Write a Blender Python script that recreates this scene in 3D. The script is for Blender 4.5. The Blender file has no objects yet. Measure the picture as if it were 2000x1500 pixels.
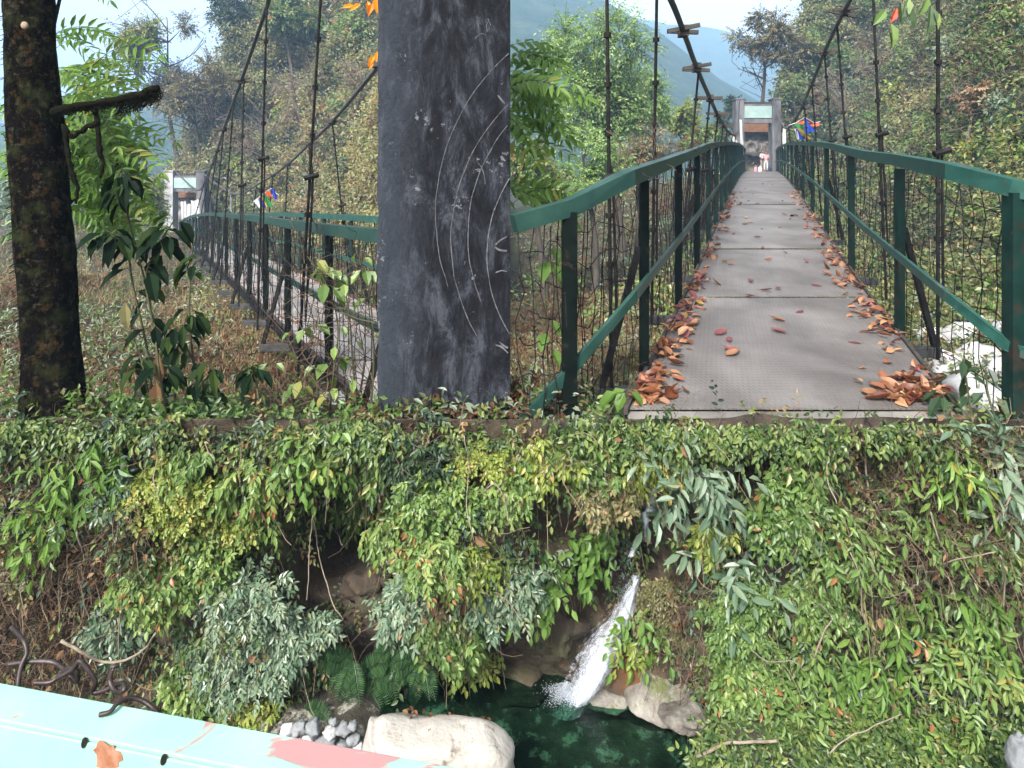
import bpy, bmesh, math, random
import numpy as np
from mathutils import Vector, Matrix

rng = np.random.default_rng(11)
random.seed(11)
SC = bpy.context.scene
COL = SC.collection
F, CX, CY = 1250.0, 1000.0, 330.0          # survey of the place: directions seen from the viewing point (0,0,0)


def P(x, y, d):
    return np.array([(x - CX) / F * d, d, (CY - y) / F * d])


# ------------------------------------------------------------------ noise
def _h(ix, iy, iz):
    n = (ix * 374761393 + iy * 668265263 + iz * 1274126177) & 0xffffffff
    n = ((n ^ (n >> 13)) * 1274126177) & 0xffffffff
    return ((n ^ (n >> 16)) & 0xffff) / 65535.0


def vnoise(x, y, z=0.0):
    x, y, z = np.broadcast_arrays(np.asarray(x, float), np.asarray(y, float), np.asarray(z, float))
    x0, y0, z0 = np.floor(x).astype(np.int64), np.floor(y).astype(np.int64), np.floor(z).astype(np.int64)
    fx, fy, fz = x - x0, y - y0, z - z0
    fx, fy, fz = [f * f * (3 - 2 * f) for f in (fx, fy, fz)]
    r = 0
    for a in (0, 1):
        for b in (0, 1):
            for c in (0, 1):
                w = (fx if a else 1 - fx) * (fy if b else 1 - fy) * (fz if c else 1 - fz)
                r = r + w * _h(x0 + a, y0 + b, z0 + c)
    return r * 2 - 1


def fbm(x, y, z=0.0, o=4):
    r, a, f = 0, 1.0, 1.0
    for i in range(o):
        r = r + a * vnoise(np.asarray(x) * f + 17.3 * i, np.asarray(y) * f - 9.1 * i, np.asarray(z) * f)
        a *= .5
        f *= 2.03
    return r


def norm(v):
    v = np.asarray(v, float)
    return v / np.maximum(np.linalg.norm(v, axis=-1, keepdims=True), 1e-9)


def sstep(a, b, x):
    t = np.clip((np.asarray(x, float) - a) / (b - a), 0, 1)
    return t * t * (3 - 2 * t)


# ------------------------------------------------------------------ mesh collector
LEAF_V = np.array([[0, 0, 0], [.30, .46, .10], [.30, -.46, .10], [.66, .38, .06], [.66, -.38, .06], [1, 0, -.10], [.32, 0, .0], [.67, 0, -.02]])
LEAF_F = [[0, 6, 1], [0, 2, 6], [1, 6, 7, 3], [6, 2, 4, 7], [3, 7, 5], [7, 4, 5]]
DIA_V = np.array([[0, 0, 0], [.45, -.5, .08], [1, 0, -.06], [.45, .5, .08]])
DIA_F = [[0, 1, 2, 3]]


class MB:
    def __init__(s):
        s.V, s.L, s.S, s.T, s.n = [], [], [], [], 0

    def raw(s, verts, faces, tint=.5):
        verts = np.asarray(verts, float).reshape(-1, 3)
        for f in faces:
            s.L.append(np.asarray(f, np.int64) + s.n)
            s.S.append(np.array([len(f)]))
        s.V.append(verts)
        s.T.append(np.full(len(verts), tint) if np.isscalar(tint) else np.asarray(tint))
        s.n += len(verts)
        return s

    def batch(s, VV, faces, tint):            # VV (n,k,3), the same faces for each
        n, k = VV.shape[:2]
        if n == 0:
            return s
        off = s.n + np.arange(n) * k
        flat = np.concatenate([np.asarray(f) for f in faces])
        s.L.append((off[:, None] + flat[None, :]).ravel())
        s.S.append(np.tile(np.array([len(f) for f in faces]), n))
        s.V.append(VV.reshape(-1, 3))
        s.T.append(np.repeat(tint, k) if not np.isscalar(tint) else np.full(n * k, tint))
        s.n += n * k
        return s

    def leaves(s, pos, u, nh, size, w, tint, full=True, curl=1.0):
        u = norm(u)
        v = norm(np.cross(nh, u))
        n = np.cross(u, v)
        T, Fc = (LEAF_V, LEAF_F) if full else (DIA_V, DIA_F)
        size = np.broadcast_to(np.asarray(size, float), (len(pos),))[:, None, None]
        VV = pos[:, None, :] + size * (T[None, :, 0:1] * u[:, None, :] + w * T[None, :, 1:2] * v[:, None, :] + curl * T[None, :, 2:3] * n[:, None, :])
        return s.batch(VV, Fc, tint)

    def tubes(s, pts, rad, sides=4, tint=.5):   # pts (n,k,3), rad (n,k) or (k,)
        pts = np.asarray(pts, float)
        if pts.ndim == 2:
            pts = pts[None]
        n, k = pts.shape[:2]
        rad = np.broadcast_to(np.asarray(rad, float), (n, k))
        t = norm(np.gradient(pts, axis=1))
        ref = np.where(np.abs(t[..., 2:3]) > .9, np.array([1.0, .1, 0]), np.array([0, 0.05, 1.0]))
        a = norm(np.cross(t, ref))
        b = np.cross(t, a)
        ang = np.arange(sides) * 2 * math.pi / sides
        VV = pts[:, :, None, :] + rad[:, :, None, None] * (np.cos(ang)[None, None, :, None] * a[:, :, None, :] + np.sin(ang)[None, None, :, None] * b[:, :, None, :])
        fc = []
        for i in range(k - 1):
            for j in range(sides):
                q = (j + 1) % sides
                fc.append([i * sides + j, i * sides + q, (i + 1) * sides + q, (i + 1) * sides + j])
        fc.append(list(range(sides))[::-1])
        fc.append([(k - 1) * sides + j for j in range(sides)])
        return s.batch(VV.reshape(n, k * sides, 3), fc, tint if np.isscalar(tint) else np.asarray(tint))

    def sweep(s, pts, w, h, up=(0, 0, 1), tint=.5):    # rectangular bar along a path
        pts = np.asarray(pts, float)
        t = norm(np.gradient(pts, axis=0))
        a = norm(np.cross(t, np.asarray(up, float)))
        b = np.cross(a, t)
        k = len(pts)
        c = np.array([[-1, -1], [1, -1], [1, 1], [-1, 1]]) * .5
        VV = pts[:, None, :] + c[None, :, 0:1] * w * a[:, None, :] + c[None, :, 1:2] * h * b[:, None, :]
        fc = []
        for i in range(k - 1):
            for j in range(4):
                q = (j + 1) % 4
                fc.append([i * 4 + j, i * 4 + q, (i + 1) * 4 + q, (i + 1) * 4 + j])
        fc += [[3, 2, 1, 0], [(k - 1) * 4 + j for j in range(4)]]
        return s.raw(VV.reshape(-1, 3), fc, tint)

    def box(s, c, size, ax=(1, 0, 0), up=(0, 0, 1)):
        ax = norm(ax)
        c = np.asarray(c, float)
        return s.sweep([c - ax * size[0] / 2, c + ax * size[0] / 2], size[1], size[2], up)

    def grid(s, G, tint=None):                  # G (r,c,3)
        r, c = G.shape[:2]
        i = (np.arange(r - 1)[:, None] * c + np.arange(c - 1)[None, :]).ravel()
        q = np.stack([i, i + 1, i + c + 1, i + c], 1)
        s.L.append((q + s.n).ravel())
        s.S.append(np.full(len(q), 4))
        s.V.append(G.reshape(-1, 3))
        s.T.append(np.full(r * c, .5) if tint is None else tint.ravel())
        s.n += r * c
        return s

    def build(s, name, mat, parent=None, smooth=False, kind=None, bevel=0, attrs=None):
        me = bpy.data.meshes.new(name)
        if s.n:
            V = np.concatenate(s.V)
            L = np.concatenate(s.L).astype(np.int32)
            S = np.concatenate(s.S).astype(np.int32)
            off = np.zeros(3)
            if parent is not None:
                off = np.array(parent.matrix_world.translation) if parent.parent is None else np.array(parent.location) + np.array(parent.parent.location)
            me.vertices.add(len(V))
            me.vertices.foreach_set('co', (V - off).astype(np.float32).ravel())
            me.loops.add(len(L))
            me.loops.foreach_set('vertex_index', L)
            me.polygons.add(len(S))
            st = np.concatenate([[0], np.cumsum(S)[:-1]]).astype(np.int32)
            me.polygons.foreach_set('loop_start', st)
            me.polygons.foreach_set('loop_total', S)
            me.polygons.foreach_set('use_smooth', np.full(len(S), bool(smooth)))
            at = me.attributes.new('tint', 'FLOAT', 'POINT')
            at.data.foreach_set('value', np.concatenate(s.T).astype(np.float32))
            for k, v in (attrs or {}).items():
                a2 = me.attributes.new(k, 'FLOAT', 'POINT')
                a2.data.foreach_set('value', np.asarray(v, np.float32).ravel())
            me.update(calc_edges=True)
            me.validate()
        me.materials.append(mat)
        o = bpy.data.objects.new(name, me)
        COL.objects.link(o)
        if parent is not None:
            o.parent = parent
        if kind:
            o['kind'] = kind
        if bevel:
            m = o.modifiers.new('bevel', 'BEVEL')
            m.width = bevel
            m.segments = 2
            m.limit_method = 'ANGLE'
        return o


def tag(o, label, cat, group=None, kind=None):
    o['label'] = label
    o['category'] = cat
    if group:
        o['group'] = group
    if kind:
        o['kind'] = kind
    return o


def thing(name, label, cat, loc, group=None):
    o = bpy.data.objects.new(name, None)
    COL.objects.link(o)
    o.location = [float(v) for v in loc]
    o.empty_display_size = .1
    o.matrix_world = Matrix.Translation(o.location)
    return tag(o, label, cat, group)


# ------------------------------------------------------------------ materials
def newmat(name):
    m = bpy.data.materials.new(name)
    m.use_nodes = True
    nt = m.node_tree
    return m, nt, nt.nodes['Principled BSDF'], nt.nodes['Material Output']


def ramp(nt, stops, interp='LINEAR'):
    n = nt.nodes.new('ShaderNodeValToRGB')
    e = n.color_ramp.elements
    n.color_ramp.interpolation = interp
    while len(e) < len(stops):
        e.new(.5)
    for i, (p, c) in enumerate(stops):
        e[i].position = p
        e[i].color = (*c, 1) if len(c) == 3 else c
    return n


def noise(nt, scale, detail=6, rough=.6, dist=0, coord='Object', stretch=None):
    tc = nt.nodes.new('ShaderNodeTexCoord')
    n = nt.nodes.new('ShaderNodeTexNoise')
    n.inputs['Scale'].default_value = scale
    n.inputs['Detail'].default_value = detail
    n.inputs['Roughness'].default_value = rough
    n.inputs['Distortion'].default_value = dist
    if stretch:
        mp = nt.nodes.new('ShaderNodeMapping')
        mp.inputs['Scale'].default_value = stretch
        nt.links.new(tc.outputs[coord], mp.inputs['Vector'])
        nt.links.new(mp.outputs[0], n.inputs['Vector'])
    else:
        nt.links.new(tc.outputs[coord], n.inputs['Vector'])
    return n


def mixc(nt, fac, a, b, mode='MIX'):
    n = nt.nodes.new('ShaderNodeMix')
    n.data_type = 'RGBA'
    n.blend_type = mode
    for sock, v in ((0, fac), (6, a), (7, b)):
        if hasattr(v, 'links') or hasattr(v, 'is_linked'):
            nt.links.new(v, n.inputs[sock])
        elif sock == 0:
            n.inputs[0].default_value = v
        else:
            n.inputs[sock].default_value = (*v, 1)
    return n.outputs[2]


def bump(nt, bs, h, strength=.5, dist=.02):
    b = nt.nodes.new('ShaderNodeBump')
    b.inputs['Strength'].default_value = strength
    b.inputs['Distance'].default_value = dist
    nt.links.new(h, b.inputs['Height'])
    nt.links.new(b.outputs[0], bs.inputs['Normal'])


def leafmat(name, stops, rough=.42, trans=.3, spec=.42):
    if stops[0][1][1] > stops[0][1][0]:
        stops = [(p_, (c_[0] * 1.13, c_[1] * .97, c_[2] * 1.15)) for p_, c_ in stops]
    m, nt, bs, out = newmat(name)
    at = nt.nodes.new('ShaderNodeAttribute')
    at.attribute_name = 'tint'
    r = ramp(nt, stops)
    nt.links.new(at.outputs['Fac'], r.inputs[0])
    nt.links.new(r.outputs[0], bs.inputs['Base Color'])
    bs.inputs['Roughness'].default_value = rough
    bs.inputs['Specular IOR Level'].default_value = spec
    tr = nt.nodes.new('ShaderNodeBsdfTranslucent')
    c = mixc(nt, 1.0, r.outputs[0], (1.5, 1.6, .7), 'MULTIPLY')
    nt.links.new(c, tr.inputs['Color'])
    mx = nt.nodes.new('ShaderNodeMixShader')
    mx.inputs[0].default_value = trans
    nt.links.new(bs.outputs[0], mx.inputs[1])
    nt.links.new(tr.outputs[0], mx.inputs[2])
    nt.links.new(mx.outputs[0], out.inputs['Surface'])
    return m


def surf(name, c1, c2, scale=6, rough=.8, bstr=.4, bdist=.02, stretch=None, spots=None, c3=None, detail=7, p=(.35, .65), metallic=0, K=.62, spec=.3):
    c1, c2, c3 = [None if c is None else tuple(v * K for v in c) for c in (c1, c2, c3)]
    m, nt, bs, out = newmat(name)
    n = noise(nt, scale, detail, .65, .3, stretch=stretch)
    st = [(p[0], c1), (p[1], c2)]
    if c3:
        st.append((min(p[1] + .15, 1), c3))
    r = ramp(nt, st)
    nt.links.new(n.outputs[0], r.inputs[0])
    col = r.outputs[0]
    if spots:                                   # (colour, scale, low, high)
        for (sc_, s2, lo, hi) in spots:
            n2 = noise(nt, s2, 5, .7)
            r2 = ramp(nt, [(lo, (0, 0, 0)), (hi, (1, 1, 1))])
            nt.links.new(n2.outputs[0], r2.inputs[0])
            col = mixc(nt, r2.outputs[0], col, sc_)
    nt.links.new(col, bs.inputs['Base Color'])
    bs.inputs['Roughness'].default_value = rough
    bs.inputs['Specular IOR Level'].default_value = spec
    bs.inputs['Metallic'].default_value = metallic
    n3 = noise(nt, scale * 4, 6, .7, stretch=stretch)
    bump(nt, bs, n3.outputs[0], bstr, bdist)
    return m


M = {}
M['leaf_mid'] = leafmat('leaf_mid', [(0, (.042, .095, .018)), (.5, (.095, .18, .036)), (.88, (.165, .255, .060)), (.985, (.20, .22, .05)), (1, (.20, .10, .03))])
M['leaf_yellow'] = leafmat('leaf_yellow', [(0, (.070, .12, .018)), (.5, (.145, .215, .032)), (.9, (.23, .28, .05)), (1, (.28, .22, .06))])
M['leaf_blue'] = leafmat('leaf_blue', [(0, (.042, .095, .048)), (.5, (.095, .17, .09)), (.9, (.18, .26, .15)), (1, (.17, .22, .10))], rough=.34)
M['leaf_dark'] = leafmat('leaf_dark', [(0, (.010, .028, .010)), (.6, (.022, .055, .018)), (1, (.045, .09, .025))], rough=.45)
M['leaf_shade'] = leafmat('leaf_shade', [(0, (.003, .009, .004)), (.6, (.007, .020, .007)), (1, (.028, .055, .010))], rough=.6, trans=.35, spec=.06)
M['under_mid'] = leafmat('under_mid', [(0, (.022, .055, .011)), (.6, (.065, .125, .026)), (1, (.14, .20, .045))])  # darker copies of the leaf greens, shade between the shrubs put into the colour
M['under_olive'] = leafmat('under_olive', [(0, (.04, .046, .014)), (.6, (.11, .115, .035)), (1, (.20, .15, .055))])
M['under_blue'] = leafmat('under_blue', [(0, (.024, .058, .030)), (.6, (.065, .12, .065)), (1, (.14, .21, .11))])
M['leaf_bright'] = leafmat('leaf_bright', [(0, (.055, .13, .020)), (.5, (.095, .20, .032)), (.9, (.15, .27, .05)), (1, (.24, .26, .05))], trans=.38)
M['leaf_olive'] = leafmat('leaf_olive', [(0, (.052, .060, .022)), (.5, (.12, .13, .045)), (.85, (.20, .20, .075)), (1, (.22, .15, .065))])
M['hill_green'] = leafmat('hill_green', [(0, (.050, .085, .022)), (.5, (.115, .165, .048)), (1, (.21, .26, .085))])
M['hill_yellow'] = leafmat('hill_yellow', [(0, (.10, .125, .035)), (.5, (.20, .21, .065)), (1, (.31, .29, .11))])
M['hill_dry'] = leafmat('hill_dry', [(0, (.09, .055, .03)), (.5, (.18, .115, .065)), (1, (.30, .21, .13))], rough=.8, trans=.2, spec=.1)
M['leaf_pale'] = leafmat('leaf_pale', [(0, (.10, .15, .085)), (.5, (.18, .24, .14)), (1, (.27, .32, .20))], rough=.4)
M['leaf_airy'] = leafmat('leaf_airy', [(0, (.09, .19, .045)), (.5, (.16, .29, .075)), (1, (.25, .37, .11))], trans=.4)
M['leaf_dry'] = leafmat('leaf_dry', [(0, (.05, .022, .011)), (.5, (.11, .055, .026)), (1, (.21, .13, .07))], rough=.7, trans=.25, spec=.2)
M['leaf_orange'] = leafmat('leaf_orange', [(0, (.55, .16, .01)), (1, (.80, .33, .02))], trans=.4)
M['leaf_red'] = leafmat('leaf_red', [(0, (.50, .04, .02)), (1, (.65, .10, .03))], trans=.4)
M['fern'] = leafmat('fern', [(0, (.016, .050, .018)), (1, (.05, .12, .035))])
M['dry_grass'] = leafmat('dry_grass', [(0, (.07, .04, .022)), (.5, (.15, .095, .055)), (1, (.25, .18, .10))], rough=.8, trans=.2, spec=.1)
M['fallen_rust'] = leafmat('fallen_rust', [(0, (.085, .026, .012)), (.5, (.17, .060, .026)), (1, (.28, .12, .055))], rough=.5, trans=.1)
M['fallen_tan'] = leafmat('fallen_tan', [(0, (.18, .085, .042)), (1, (.33, .18, .09))], rough=.55, trans=.1)
M['fallen_crimson'] = leafmat('fallen_crimson', [(0, (.065, .012, .014)), (1, (.14, .040, .040))], rough=.5, trans=.1)
M['fallen_yellow'] = leafmat('fallen_yellow', [(0, (.22, .16, .035)), (1, (.30, .20, .06))], rough=.5, trans=.1)
M['twig'] = leafmat('twig', [(0, (.035, .022, .015)), (.5, (.09, .062, .042)), (1, (.21, .16, .11))], rough=.85, trans=0, spec=.2)
M['pale_stem'] = surf('pale_stem', (.20, .155, .11), (.36, .30, .23), 14, stretch=(1, 1, .3))
M['green_stem'] = surf('green_stem', (.05, .055, .025), (.10, .10, .04), 20)
M['bark'] = surf('bark', (.0016, .0014, .0013), (.009, .0065, .005), 9, .95, 1.0, .05, stretch=(1, 1, .35), spec=.04,
                 spots=[((.048, .028, .009), 11, .55, .68), ((.020, .024, .008), 7, .50, .66), ((.045, .036, .026), 26, .55, .66), ((.07, .066, .062), 3.1, .69, .74)])
M['moss'] = surf('moss', (.010, .010, .007), (.030, .028, .014), 40, 1, 1, .03, spec=.03)
M['treebark'] = surf('treebark', (.05, .04, .03), (.13, .105, .08), 4, .9, .6, .05, stretch=(1, 1, .3))
M['dead_wood'] = surf('dead_wood', (.12, .095, .07), (.30, .25, .20), 6, .9, .5, .02, stretch=(1, 1, .3))
M['soil'] = surf('soil', (.030, .022, .013), (.075, .055, .032), 1.2, .95, .8, .08, spots=[((.030, .042, .014), .9, .42, .6)], c3=(.12, .08, .05))
M['riverbed'] = surf('riverbed', (.030, .026, .018), (.13, .115, .085), 3.5, .8, .9, .05, spots=[((.26, .25, .21), 7, .54, .62)])
M['green_paint'] = surf('green_paint', (.012, .066, .050), (.026, .112, .085), 5, .5, .35, .005,
                        spots=[((.050, .036, .026), 12, .57, .66), ((.10, .15, .13), 2.3, .60, .75), ((.09, .04, .02), 23, .66, .72)])
M['green_post'] = surf('green_post', (.003, .016, .012), (.009, .040, .031), 5, .5, .35, .005, spec=.15, spots=[((.022, .016, .012), 7, .50, .64), ((.06, .030, .018), 19, .66, .72)])  # railing paint darkened, the posts' unlit near sides put into the colour
M['green_dark'] = surf('green_dark', (.0015, .004, .003), (.005, .011, .009), 6, .6, .25, .004, spec=.06, spots=[((.018, .013, .010), 9, .6, .68)])  # darkest copy of the railing paint, shadow on near left posts as colour
M['green_mid'] = surf('green_mid', (.014, .050, .038), (.028, .082, .062), 5, .40, .25, .004, spots=[((.06, .065, .06), 2.3, .6, .75)])
M['steel'] = surf('steel', (.010, .009, .009), (.034, .031, .029), 9, .7, .4, .004, metallic=.2, spec=.1)
M['cable'] = surf('cable', (.05, .047, .045), (.16, .15, .14), 30, .5, .6, .01, metallic=.4)
M['timber'] = surf('timber', (.035, .030, .026), (.10, .085, .07), 8, .85, .6, .01, stretch=(.3, 2, 2))
M['grey_timber'] = surf('grey_timber', (.03, .03, .029), (.08, .08, .077), 8, .85, .5, .01)
M['gate_concrete'] = surf('gate_concrete', (.07, .065, .072), (.24, .235, .24), 1.6, .9, .5, .03, stretch=(1, 1, .35), c3=(.36, .35, .36))
M['white_concrete'] = surf('white_concrete', (.30, .30, .31), (.55, .55, .57), 2, .85, .3, .02, stretch=(1, 1, .3), spots=[((.20, .19, .18), 1.1, .56, .7)])
M['sign_panel'] = surf('sign_panel', (.30, .46, .43), (.48, .58, .55), 1.8, .6, .2, .01, spots=[((.30, .36, .33), 2.2, .62, .7)])
M['brick'] = surf('brick', (.17, .075, .04), (.30, .15, .085), 6, .9, .6, .02)
M['step_concrete'] = surf('step_concrete', (.16, .145, .13), (.30, .28, .25), 2.5, .9, .5, .02, spots=[((.22, .10, .05), 1.5, .6, .7)])
M['white_cloth'] = surf('white_cloth', (.66, .65, .66), (.80, .79, .80), 6, .85, .3, .02)
for nm, c in (('blue', (.02, .06, .42)), ('green', (.03, .20, .05)), ('yellow', (.65, .40, .03)), ('red', (.60, .10, .03)), ('pink', (.62, .30, .34))):
    M['cloth_' + nm] = surf('cloth_' + nm, c, tuple(min(1, v * 1.25 + .01) for v in c), 8, .85, .3, .01)
M['skin'] = surf('skin', (.26, .14, .09), (.32, .18, .12), 10, .6, .1, .002)
M['hair'] = surf('hair', (.010, .009, .009), (.025, .02, .018), 30, .5, .3, .004)
M['cloth_dark'] = surf('cloth_dark', (.03, .03, .06), (.06, .06, .10), 8, .9, .3, .01)
M['cloth_tan'] = surf('cloth_tan', (.30, .22, .16), (.40, .30, .22), 8, .9, .3, .01)
M['boulder'] = surf('boulder', (.34, .31, .27), (.56, .53, .48), 2.2, .85, .7, .03, spots=[((.20, .155, .11), 3.5, .54, .70), ((.11, .10, .085), 7, .60, .70), ((.09, .075, .06), 19, .62, .68)], c3=(.70, .66, .59))
M['pale_rock'] = surf('pale_rock', (.14, .12, .10), (.42, .39, .34), 5, .85, .9, .03, spots=[((.09, .10, .04), 2.5, .58, .68)])
M['river_stone'] = surf('river_stone', (.42, .42, .42), (.66, .66, .66), 4, .8, .5, .02, spots=[((.25, .25, .25), 9, .6, .7)])
M['grey_stone'] = surf('grey_stone', (.16, .17, .18), (.34, .35, .36), 6, .8, .5, .01)
M['wire'] = surf('wire', (.035, .026, .024), (.11, .085, .08), 30, .45, .3, .003, metallic=.5)
M['chalk'] = surf('chalk', (.075, .075, .08), (.17, .17, .18), 40, .95, .2, .002)


def deck_material(name, g):
    m, nt, bs, out = newmat(name)
    n = noise(nt, 1.3, 6, .6)
    r = ramp(nt, [(.3, (.094, .085, .080)), (.7, (.158, .144, .136))])
    nt.links.new(n.outputs[0], r.inputs[0])
    n2 = noise(nt, 35, 4, .7)
    r2 = ramp(nt, [(.58, (0, 0, 0)), (.72, (.55, .55, .55))])
    nt.links.new(n2.outputs[0], r2.inputs[0])
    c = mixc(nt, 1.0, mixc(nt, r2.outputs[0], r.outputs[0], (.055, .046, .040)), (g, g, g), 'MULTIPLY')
    nt.links.new(c, bs.inputs['Base Color'])
    nw = noise(nt, .9, 5, .6, .5, stretch=(1.2, .9, 1))
    rw = ramp(nt, [(.36, (.70, .67, .65)), (.60, (1.10, 1.09, 1.07))])
    nt.links.new(nw.outputs[0], rw.inputs[0])
    c = mixc(nt, 1.0, c, rw.outputs[0], 'MULTIPLY')
    nt.links.new(c, bs.inputs['Base Color'])
    bs.inputs['Roughness'].default_value = .5
    tc = nt.nodes.new('ShaderNodeTexCoord')
    hs = []
    for sg in (1, -1):                           # raised tread bars, two crossing directions
        mp = nt.nodes.new('ShaderNodeMapping')
        mp.inputs['Rotation'].default_value = (0, 0, sg * math.radians(45))
        mp.inputs['Scale'].default_value = (34, 11, 1)
        v = nt.nodes.new('ShaderNodeTexVoronoi')
        v.inputs['Randomness'].default_value = 0
        v.inputs['Scale'].default_value = 1
        nt.links.new(tc.outputs['Object'], mp.inputs['Vector'])
        nt.links.new(mp.outputs[0], v.inputs['Vector'])
        rr = ramp(nt, [(.18, (1, 1, 1)), (.34, (0, 0, 0))])
        nt.links.new(v.outputs['Distance'], rr.inputs[0])
        hs.append(rr.outputs[0])
    h = mixc(nt, 1.0, hs[0], hs[1], 'ADD')
    bump(nt, bs, h, .55, .006)
    return m


def pylon_material():
    m, nt, bs, out = newmat('pylon_concrete')
    n = noise(nt, 5.0, 10, .78, .5, stretch=(1.4, 1, .5))
    r = ramp(nt, [(.38, (.0025, .0028, .004)), (.47, (.0075, .0082, .011)), (.53, (.017, .0185, .025)), (.61, (.050, .055, .067))])
    nt.links.new(n.outputs[0], r.inputs[0])
    # paler band near the left corner
    tc = nt.nodes.new('ShaderNodeTexCoord')
    sx = nt.nodes.new('ShaderNodeSeparateXYZ')
    nt.links.new(tc.outputs['Object'], sx.inputs[0])
    n1 = noise(nt, 3, 5, .6, stretch=(1, 1, .4))
    ad = nt.nodes.new('ShaderNodeMath')
    ad.operation = 'MULTIPLY_ADD'
    nt.links.new(n1.outputs[0], ad.inputs[0])
    ad.inputs[1].default_value = .35
    nt.links.new(sx.outputs['X'], ad.inputs[2])
    rb = ramp(nt, [(.0, (0, 0, 0)), (.06, (1, 1, 1)), (.22, (.8, .8, .8)), (.42, (0, 0, 0))])
    mr = nt.nodes.new('ShaderNodeMapRange')
    mr.inputs['From Min'].default_value = -.36
    mr.inputs['From Max'].default_value = .64
    nt.links.new(ad.outputs[0], mr.inputs['Value'])
    nt.links.new(mr.outputs[0], rb.inputs[0])
    mul = nt.nodes.new('ShaderNodeMath')
    mul.operation = 'MULTIPLY'
    mul.inputs[1].default_value = .62
    nt.links.new(rb.outputs[0], mul.inputs[0])
    c = mixc(nt, mul.outputs[0], r.outputs[0], (.046, .055, .070))
    n2 = noise(nt, 26, 6, .75)
    n2b = noise(nt, 3.3, 3, .5)
    mm = nt.nodes.new('ShaderNodeMath')
    mm.operation = 'MULTIPLY'
    nt.links.new(n2.outputs[0], mm.inputs[0])
    nt.links.new(n2b.outputs[0], mm.inputs[1])
    r2 = ramp(nt, [(.365, (0, 0, 0)), (.395, (1, 1, 1))])
    nt.links.new(mm.outputs[0], r2.inputs[0])
    c = mixc(nt, r2.outputs[0], c, (.15, .15, .16))
    n3 = noise(nt, 5, 6, .7, .5)
    r3 = ramp(nt, [(.62, (0, 0, 0)), (.72, (.8, .8, .8))])
    nt.links.new(n3.outputs[0], r3.inputs[0])
    c = mixc(nt, r3.outputs[0], c, (.016, .011, .012))
    nt.links.new(c, bs.inputs['Base Color'])
    bs.inputs['Roughness'].default_value = .88
    bs.inputs['Specular IOR Level'].default_value = .2
    n4 = noise(nt, 30, 8, .75, stretch=(1.2, 1, .6))
    bump(nt, bs, n4.outputs[0], 1.0, .035)
    return m


def turquoise_material():
    m, nt, bs, out = newmat('turquoise_paint')
    n = noise(nt, 7, 3, .5, .2)
    r = ramp(nt, [(.3, (.165, .33, .26)), (.7, (.22, .40, .32))])
    nt.links.new(n.outputs[0], r.inputs[0])
    n2 = noise(nt, 9, 5, .55, .6, stretch=(.55, 1.3, 1.3))
    tc = nt.nodes.new('ShaderNodeTexCoord')
    sx = nt.nodes.new('ShaderNodeSeparateXYZ')
    nt.links.new(tc.outputs['Object'], sx.inputs[0])
    ma = nt.nodes.new('ShaderNodeMath')
    ma.operation = 'MULTIPLY_ADD'
    ma.inputs[1].default_value = .30
    nt.links.new(sx.outputs['X'], ma.inputs[0])
    nt.links.new(n2.outputs[0], ma.inputs[2])
    r2 = ramp(nt, [(.662, (0, 0, 0)), (.695, (1, 1, 1))])
    nt.links.new(ma.outputs[0], r2.inputs[0])
    c = mixc(nt, r2.outputs[0], r.outputs[0], (.27, .145, .14))
    n3 = noise(nt, 60, 5, .7)
    r3 = ramp(nt, [(.62, (0, 0, 0)), (.7, (.7, .7, .7))])
    nt.links.new(n3.outputs[0], r3.inputs[0])
    c = mixc(nt, r3.outputs[0], c, (.15, .17, .14))
    nt.links.new(c, bs.inputs['Base Color'])
    bs.inputs['Roughness'].default_value = .6
    bump(nt, bs, r2.outputs[0], .5, -.0008)
    return m


def cliff_material():
    m, nt, bs, out = newmat('cliff_rock')
    n = noise(nt, 2.0, 8, .68, .6)
    r = ramp(nt, [(.32, (.012, .0085, .005)), (.48, (.044, .029, .017)), (.62, (.085, .060, .036)), (.75, (.15, .115, .08))])
    nt.links.new(n.outputs[0], r.inputs[0])
    n2 = noise(nt, 1.6, 5, .65)
    r2 = ramp(nt, [(.52, (0, 0, 0)), (.66, (.85, .85, .85))])
    nt.links.new(n2.outputs[0], r2.inputs[0])
    c = mixc(nt, r2.outputs[0], r.outputs[0], (.032, .036, .008))
    at = nt.nodes.new('ShaderNodeAttribute')
    at.attribute_name = 'stain'
    n3 = noise(nt, 6, 5, .7, stretch=(1, 1, .5))
    mm = nt.nodes.new('ShaderNodeMath')
    mm.operation = 'MULTIPLY'
    nt.links.new(at.outputs['Fac'], mm.inputs[0])
    nt.links.new(n3.outputs[0], mm.inputs[1])
    r3 = ramp(nt, [(.25, (0, 0, 0)), (.5, (1, 1, 1))])
    nt.links.new(mm.outputs[0], r3.inputs[0])
    c = mixc(nt, r3.outputs[0], c, (.12, .045, .010))
    nt.links.new(c, bs.inputs['Base Color'])
    bs.inputs['Roughness'].default_value = .7
    n4 = noise(nt, 9, 9, .72, .3)
    bump(nt, bs, n4.outputs[0], 1.0, .06)
    return m


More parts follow.
